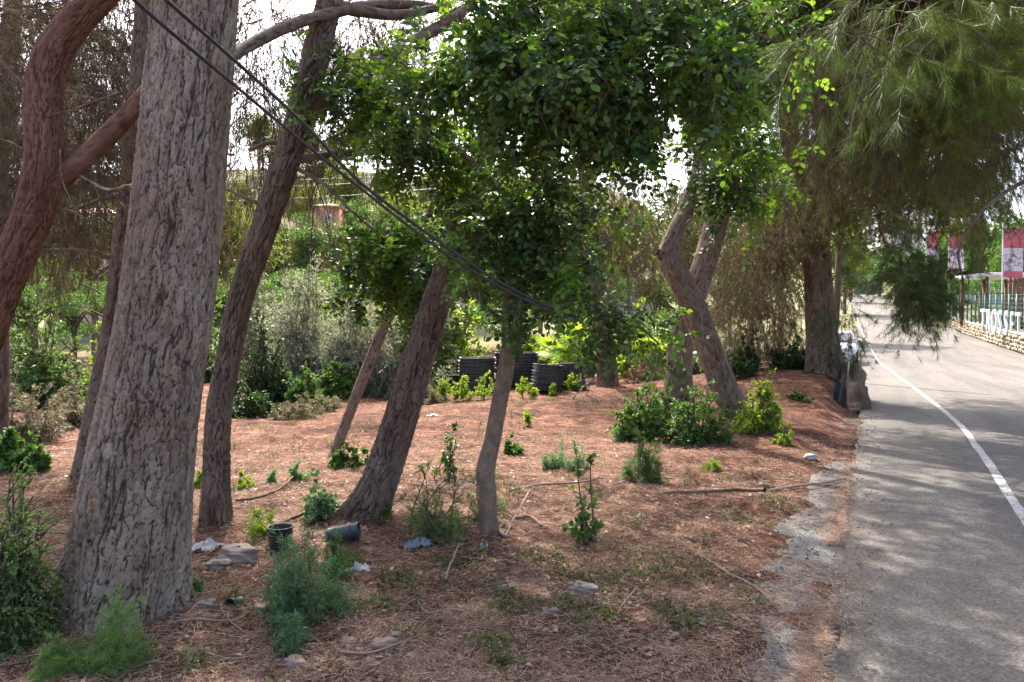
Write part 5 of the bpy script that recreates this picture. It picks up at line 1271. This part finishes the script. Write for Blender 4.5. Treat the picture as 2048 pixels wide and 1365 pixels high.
obj('cabin', MB().add(cw(np.array(rg).reshape(-1, 3)), ring_faces(len(GT), 6)).mesh('cabin', True), 'car_paint', t)
def panel(name, pts, mat, par, lift=(0, 0, 0)):
    P = np.array(pts, float) + lift
    P2 = P - np.array([.02, 0, .02])
    k = len(P)
    mb = MB().add(cw(np.vstack([P, P2])), [list(range(k))])
    mb.add(cw(np.vstack([P, P2])), [[i, i + k, (i + 1) % k + k, (i + 1) % k] for i in range(k)])
    return obj(name, mb.mesh(name), mat, par)
panel('windscreen', [(1.0, -.74, 1.0), (1.0, .74, 1.0), (.5, .64, 1.34), (.5, -.64, 1.34)], 'dark_glass', t, (.03, 0, .03))
for s_ in (-1, 1):
    panel('side_window', [(.9, s_ * .815, 1.0), (.42, s_ * .735, 1.33), (-1.1, s_ * .72, 1.36), (-1.6, s_ * .775, 1.02)], 'dark_glass', t, (0, s_ * .02, 0))
    V, F = rock((0, 0, 0), (.09, .19, .085), 50, .05)
    obj('headlight', MB().add(cw(V + [1.93, s_ * .6, .62]), F).mesh('headlight', True), 'lamp_glass', t)
    V, F = rock((0, 0, 0), (.07, .11, .075), 51, .05)
    obj('mirror', MB().add(cw(V + [.75, s_ * 1.0, 1.0]), F).mesh('mirror', True), 'car_paint', t)
    for x_ in (1.28, -1.28):
        th = np.linspace(0, 2 * math.pi, 24, endpoint=False)
        prof_ = [(.20, -.09), (.30, -.1), (.32, -.06), (.32, .06), (.30, .1), (.20, .09)]
        V = np.array([[x_ + rr_ * math.cos(a), s_ * .82 + yy_, .32 + rr_ * math.sin(a)] for rr_, yy_ in prof_ for a in th])
        wob_ = obj('wheel', MB().add(cw(V), ring_faces(6, 24)).mesh('wheel', True), 'tyre', t)
        V = np.array([[x_ + rr_ * math.cos(a), s_ * (.82 + yy_), .32 + rr_ * math.sin(a)] for rr_, yy_ in [(.205, .07), (.17, .05), (.06, .07), (.01, .075)] for a in th])
        obj('rim', MB().add(cw(V), ring_faces(4, 24)).mesh('rim', True), 'grey_metal', wob_)
panel('grille', [(2.05, -.4, .44), (2.05, .4, .44), (2.05, .42, .56), (2.05, -.42, .56)], 'black_plastic', t, (.01, 0, 0))
panel('air_intake', [(2.05, -.5, .30), (2.05, .5, .30), (2.05, .48, .38), (2.05, -.48, .38)], 'black_plastic', t, (.015, 0, 0))
panel('number_plate', [(2.07, -.26, .39), (2.07, .26, .39), (2.07, .26, .50), (2.07, -.26, .50)], 'plate', t, (.02, 0, 0))

# ================================================================== STACKED NURSERY TRAYS
M['tray_rim'] = plain('highlight_rim', (.085, .08, .078), .6, .4, var=.4, nscale=14)  # lighter grey paints the highlights along the tray rims
def tray_mesh(w_, l_, h_):
    mb = MB(); tk = .018
    mb.box((0, 0, .012), (w_ * .9, l_ * .9, .02))
    for s_ in (-1, 1):
        mb.box((0, s_ * (l_ / 2 - .03), h_ * .5), (w_ - .04, tk, h_ - .01)); mb.box((s_ * (w_ / 2 - .03), 0, h_ * .5), (tk, l_ - .1, h_ - .01))
        mb.box((0, s_ * (l_ / 2 - .02), h_ - .008), (w_, .05, .016)); mb.box((s_ * (w_ / 2 - .02), 0, h_ - .008), (.05, l_ - .1, .016))
        for k in np.linspace(-.4, .4, 6):
            mb.box((k * w_, s_ * (l_ / 2 - .018), h_ * .5), (.03, .012, h_ * .8))
    for k in (-.25, 0, .25):
        mb.box((k * w_, 0, h_ * .45), (.012, l_ - .08, h_ * .7)); mb.box((0, k * l_, h_ * .45), (w_ - .08, .012, h_ * .7))
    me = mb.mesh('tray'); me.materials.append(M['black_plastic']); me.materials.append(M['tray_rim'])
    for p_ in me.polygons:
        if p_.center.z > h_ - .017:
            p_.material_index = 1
    return me
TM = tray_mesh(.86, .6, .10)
ORD = ['topmost', 'second', 'third', 'fourth', 'fifth', 'sixth', 'seventh', 'eighth', 'ninth', 'tenth', 'eleventh', 'twelfth']
r = np.random.default_rng(6)
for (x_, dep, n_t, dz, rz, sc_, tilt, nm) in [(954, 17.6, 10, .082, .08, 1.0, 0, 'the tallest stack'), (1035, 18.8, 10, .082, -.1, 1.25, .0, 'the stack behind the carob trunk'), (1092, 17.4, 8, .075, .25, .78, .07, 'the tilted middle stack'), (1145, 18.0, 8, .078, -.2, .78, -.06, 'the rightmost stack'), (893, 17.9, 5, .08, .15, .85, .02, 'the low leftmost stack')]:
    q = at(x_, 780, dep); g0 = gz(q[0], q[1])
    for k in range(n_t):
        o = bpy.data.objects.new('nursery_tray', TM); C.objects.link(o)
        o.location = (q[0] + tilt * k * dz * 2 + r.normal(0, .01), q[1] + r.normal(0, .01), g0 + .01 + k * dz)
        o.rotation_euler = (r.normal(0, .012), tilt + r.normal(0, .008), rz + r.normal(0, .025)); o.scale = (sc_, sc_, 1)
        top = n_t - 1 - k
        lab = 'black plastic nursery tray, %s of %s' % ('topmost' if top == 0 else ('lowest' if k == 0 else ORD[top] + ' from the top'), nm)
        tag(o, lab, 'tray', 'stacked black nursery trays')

# ================================================================== CABLES
M['cable'] = plain('cable_sheath', (.045, .042, .042), .6, .3, var=.2)
def cable(name, label, pts, rad, mat='cable'):
    P = np.array([[*at(*p), rad] for p in pts])
    tag(obj(name, MB().add(*tube(P, 6, .12)).mesh(name, True), mat), label, 'cable')
cable('overhead_cable', 'dark cable crossing the massive trunk, lower of two', [(150, -110, 2.3), (268, 0, 2.6), (360, 80, 2.9), (462, 165, 3.25), (600, 280, 3.55), (750, 400, 3.85), (880, 500, 4.1), (1000, 575, 4.3), (1100, 622, 4.5), (1165, 645, 4.95)], .0085)
cable('overhead_cable', 'dark cable crossing the massive trunk, upper of two', [(210, -110, 2.3), (332, 0, 2.6), (400, 60, 2.85), (470, 122, 3.2), (610, 250, 3.55), (720, 365, 3.8), (870, 478, 4.08), (995, 562, 4.3), (1100, 615, 4.5), (1165, 640, 4.95)], .0085)
M['wire_pale'] = plain('pale_wire', (.55, .55, .55), .5, .4)
for lab, (a, b_) in (('pale distant power line, highest of three', (342, 360)), ('pale distant power line, middle of three', (352, 372)), ('pale distant power line, lowest of three', (374, 396))):
    cable('power_line', lab, [(-300, b_ + 34, 52), (560, b_ + 2, 42), (900, a + 2, 40), (1300, a - 16, 38)], .014, 'wire_pale')

# ================================================================== RUBBISH, STONES, STICKS
def pot(name, label, px, py, Rr, Hh, mat, lying=None, rim=True, cat='pot'):
    b = gp(px, py) - np.array([0, 0, .025]); t = thing(name, label, cat, b)
    th = np.linspace(0, 2 * math.pi, 28, endpoint=False)
    pr = [(0.001, .004), (Rr * .8, .004), (Rr * .82, .02), (Rr * .98, Hh), (Rr * 1.06, Hh), (Rr * 1.06, Hh - .025), (Rr * 1.0, Hh - .03), (Rr * .94, Hh - .004), (Rr * .78, .03), (.001, .03)]
    pr[4:7] = [(Rr * 1.07, Hh + .002), (Rr * 1.07, Hh + .01), (Rr * .95, Hh + .01)]
    V = np.array([[q * math.cos(a), q * math.sin(a), z] for q, z in pr for a in th])
    def place(V):
        if lying is None:
            return V + b
        M3 = np.array(Matrix.Rotation(lying, 3, 'Z') @ Matrix.Rotation(math.radians(82), 3, 'Y'))
        return V @ M3.T + b + [0, 0, Rr * .98]
    obj('body', MB().add(place(V), ring_faces(len(pr), 28)).mesh('body', True), mat, t)
    V = np.array([[q * math.cos(a), q * math.sin(a), z] for q, z in [(Rr * .93, Hh * .72), (Rr * .985, Hh * .73), (Rr * .985, Hh * .77), (Rr * .93, Hh * .78)] for a in th])
    obj('band', MB().add(place(V), ring_faces(4, 28)).mesh('band', True), mat, t)
    return t
M['pot_black'] = plain('pot_black', (.035, .034, .035), .5, .4, var=.35)
M['pot_green'] = plain('pot_green', (.03, .045, .045), .45, .4, var=.3)
M['jar_green'] = plain('jar_green', (.06, .10, .07), .3, .5, var=.3)
pot('plant_pot', 'black plastic plant pot standing beside the tall bluish weed', 561, 1100, .088, .17, 'pot_black')
pot('plastic_tub', 'dark plastic tub lying on its side at the foot of the leaning dark pine', 655, 1085, .064, .22, 'pot_green', lying=.05, cat='tub')
pot('glass_jar', 'small jar with dull green end lying right of the massive trunk', 484, 1208, .038, .095, 'jar_green', lying=-1.9, cat='jar')
def sheet(name, label, px, py, wpx, hpx, mat, seed, cat, lift=.03):
    r = np.random.default_rng(seed); b = gp(px, py); k = b[1] / FPX
    n1, n2 = 18, 14
    U, Vv = np.meshgrid(np.linspace(-.5, .5, n1), np.linspace(-.5, .5, n2))
    rad = np.sqrt(U ** 2 + Vv ** 2)
    jx = (fbm(U * 5 + seed, Vv * 5, seed % 30, 3) - .45); jz = np.abs(fbm(U * 6 + 9 + seed, Vv * 6, (seed + 7) % 30, 4) - .45)
    X = b[0] + (U + jx * .35) * wpx * k; Y = b[1] + (Vv + jx * .25) * hpx * k * 2.2
    Z = ground_z(X, Y) + .008 + jz * lift * 5 * (1 - rad) + lift * np.clip(.5 - rad, 0, 1)
    V = np.stack([X, Y, Z], -1).reshape(-1, 3)
    F = ring_faces(n2, n1, False)
    tag(obj(name, MB().add(np.vstack([V, V - [0, 0, .004]]), np.vstack([F, F[:, ::-1] + n1 * n2])).mesh(name, True), mat), label, cat)
M['bag_white'] = plain('bag_white', (.36, .35, .34), .5, .4, var=.35, nscale=24)
M['rag_blue'] = plain('rag_blue', (.17, .20, .23), .8, .2, var=.3, nscale=12)
M['bag_purple'] = plain('bag_purple', (.40, .30, .55), .5, .4, var=.4, nscale=30)
sheet('plastic_bag', 'crumpled whitish plastic bag beside the slender leaning pine foot', 413, 1098, 54, 20, 'bag_white', 2, 'bag', .04)
sheet('cloth_rag', 'crumpled blue grey rag left of the smooth carob trunk', 836, 1095, 52, 18, 'rag_blue', 3, 'rag', .05)
sheet('plastic_bag', 'torn white plastic scrap in front of the leaning dark pine', 718, 1142, 44, 16, 'bag_white', 4, 'bag', .04)
sheet('plastic_bag', 'small purple wrapper left of the massive trunk foot', 108, 1215, 26, 14, 'bag_purple', 5, 'wrapper', .03)
sheet('plastic_bag', 'small whitish scrap in the sun behind the pines', 865, 832, 22, 5, 'bag_white', 6, 'scrap', .03)
sheet('paper_scrap', 'small white paper scrap at the front of the smooth carob trunk', 968, 1100, 16, 8, 'bag_white', 8, 'scrap', .03)

M['stone_grey'] = plain('stone_grey', (.235, .195, .165), .9, .2, var=.3, nscale=14, bstr=.6)
M['stone_tan'] = plain('stone_tan', (.25, .18, .135), .9, .2, var=.3, nscale=14, bstr=.6)
for i, (px_, py_, w_, asp, mt, lab) in enumerate([
    (478, 1122, 76, .42, 'stone_grey', 'largest pale stone, right of the massive trunk'), (437, 1136, 44, .4, 'stone_grey', 'flat pale stone left of the largest one'), (412, 1220, 44, .5, 'stone_grey', 'pale stone at the right foot of the massive trunk'), (768, 1302, 44, .6, 'stone_tan', 'square tan stone near the bottom of the picture'), (792, 1285, 22, .8, 'stone_tan', 'small upright stone behind the square tan one'), (592, 1338, 46, .5, 'stone_tan', 'tan stone at the bottom edge under the nearest sprig'), (695, 1288, 26, .5, 'stone_tan', 'small reddish tan stone left of the square one'), (1165, 1185, 56, .35, 'stone_grey', 'flat grey stone half buried in the creeping weeds'), (1012, 1180, 28, .4, 'stone_grey', 'small flat stone right of the smooth carob foot'), (1098, 1232, 34, .45, 'stone_tan', 'pale cracked stone near the lower middle'), (1620, 918, 22, .5, 'bag_white', 'small white stone beside the road edge'), (835, 1218, 16, .7, 'stone_tan', 'small stone beside the thin pale root'), (925, 1222, 20, .5, 'stone_grey', 'small grey stone left of the creeping weeds'), (525, 1225, 30, .5, 'stone_grey', 'pale stone right of the small jar'), (60, 915, 30, .5, 'stone_grey', 'pale stone in the sun at far left')]):
    b = gp(px_, py_); s_ = w_ * b[1] / FPX / 2
    V, F = rock(b + [0, 0, s_ * asp * .7], (s_, s_ * .8, s_ * asp), 60 + i, .62, 26, 18)
    tag(obj('stone', MB().add(V, F).mesh('stone', True), mt), lab, 'stone')

M['stick'] = plain('weathered_stick', (.26, .19, .14), .9, .1, var=.3, nscale=10)
M['stick_dark'] = plain('dark_stick', (.12, .08, .055), .9, .1, var=.3, nscale=10)
r = np.random.default_rng(21)
for i, (pts, w0, w1, mt, lab) in enumerate([
    ([(1325, 988), (1400, 990), (1470, 988), (1530, 992)], 7, 9, 'stick_dark', 'dark root half buried along the needle ridge'), ([(1530, 985), (1590, 978), (1650, 972), (1695, 965)], 6, 3, 'stick', 'reddish stick lying across towards the asphalt'),
    ([(682, 1310), (710, 1322), (745, 1324), (785, 1312), (820, 1305)], 7, 3, 'stick', 'curved pale stick near the bottom edge'), ([(800, 1228), (830, 1210), (855, 1240), (900, 1238), (930, 1246)], 4, 3, 'stick', 'thin zigzag pale root in the lower middle'),
    ([(890, 1165), (905, 1140), (920, 1120)], 5, 3, 'stick', 'thin stick leaning up left of the carob foot'), ([(1005, 1090), (1030, 1050), (1060, 1005)], 4, 3, 'stick', 'long thin stick propped right of the carob foot'), ([(995, 1060), (1008, 1078), (1020, 1086)], 9, 6, 'stick', 'short pale branch stub at the carob foot'),
    ([(1030, 1040), (1060, 1040), (1085, 1062)], 8, 4, 'stick', 'pale forked stick right of the carob foot'), ([(1395, 1110), (1450, 1150), (1510, 1190), (1545, 1222)], 5, 3, 'stick', 'long thin stick slanting down at lower right'), ([(1350, 1250), (1400, 1248), (1455, 1262)], 4, 3, 'stick', 'thin grey stick near the lower right weeds'),
    ([(545, 1060), (590, 1042), (640, 1030), (705, 1022)], 9, 5, 'stick_dark', 'dark branch lying left of the leaning dark pine'), ([(470, 1005), (510, 1003), (560, 985), (590, 960)], 7, 4, 'stick_dark', 'dark bent branch behind the slender pine'), ([(375, 1130), (430, 1125), (480, 1115)], 4, 3, 'stick', 'thin pale twig right of the massive trunk'),
    ([(335, 1250), (400, 1248), (470, 1258)], 5, 3, 'stick', 'pale stick beside the foot of the massive trunk'), ([(440, 1215), (455, 1250), (490, 1280)], 4, 2, 'stick', 'thin twig slanting below the small jar'), ([(1020, 985), (1080, 975), (1160, 972), (1200, 965)], 6, 4, 'stick', 'long pale branch lying behind the seedling'), ([(890, 1128), (930, 1125), (965, 1132)], 8, 5, 'stick_dark', 'short dark branch in front of the carob foot'), ([(1230, 970), (1290, 960), (1350, 965)], 4, 3, 'stick', 'thin pale branch by the small rounded bush'),
    ([(385, 1310), (470, 1330), (540, 1320)], 4, 3, 'stick', 'thin stick at the bottom left of the sprig'), ([(1275, 1180), (1250, 1215), (1235, 1240)], 4, 2, 'stick', 'short twig among the creeping weeds')]):
    P = []
    for j, (a, b_) in enumerate(pts):
        q = gp(a, b_); f = j / (len(pts) - 1)
        P.append([q[0], q[1], q[2] + .012 + (.05 if 'propped' in lab or 'leaning up' in lab else .012) * j, (w0 + (w1 - w0) * f) * q[1] / FPX / 2])
    V, F = tube(P, 7, .03)
    k = len(V); V = V + (np.repeat(r.normal(0, .0025, (k // 7 + 1, 3)), 7, 0)[:k])
    tag(obj('fallen_stick', MB().add(V, F).mesh('fallen_stick', True), mt), lab, 'stick')
# tiny twigs in the litter: uncountable
k = 1500
d = 2.9 * (12 / 2.9) ** r.random(k); px_ = r.uniform(-100, 1650, k); x_ = (px_ - CX) / FPX * d
ok = left_edge(d) - x_ > .5; d, x_ = d[ok], x_[ok]; k = len(d)
an = r.uniform(0, 6.28, k); S = np.stack([x_, d, ground_z(x_, d) + .014], 1)
P = sprays(S, np.stack([np.cos(an), np.sin(an), r.normal(.02, .05, k)], 1), r.uniform(.08, .3, k), 0, r, 6, .12)
P[..., 2] = np.maximum(P[..., 2], ground_z(P[..., 0], P[..., 1]) + .006)
tag(obj('twig_litter', mesh_np('twig_litter', *[(lambda a: a[0])(tubes(P, .0028, .0012, 3)), [tubes(P, .0028, .0012, 3)[1]]]), 'stick'), 'small broken twigs strewn over the pine needle floor', 'twig litter', kind='stuff')
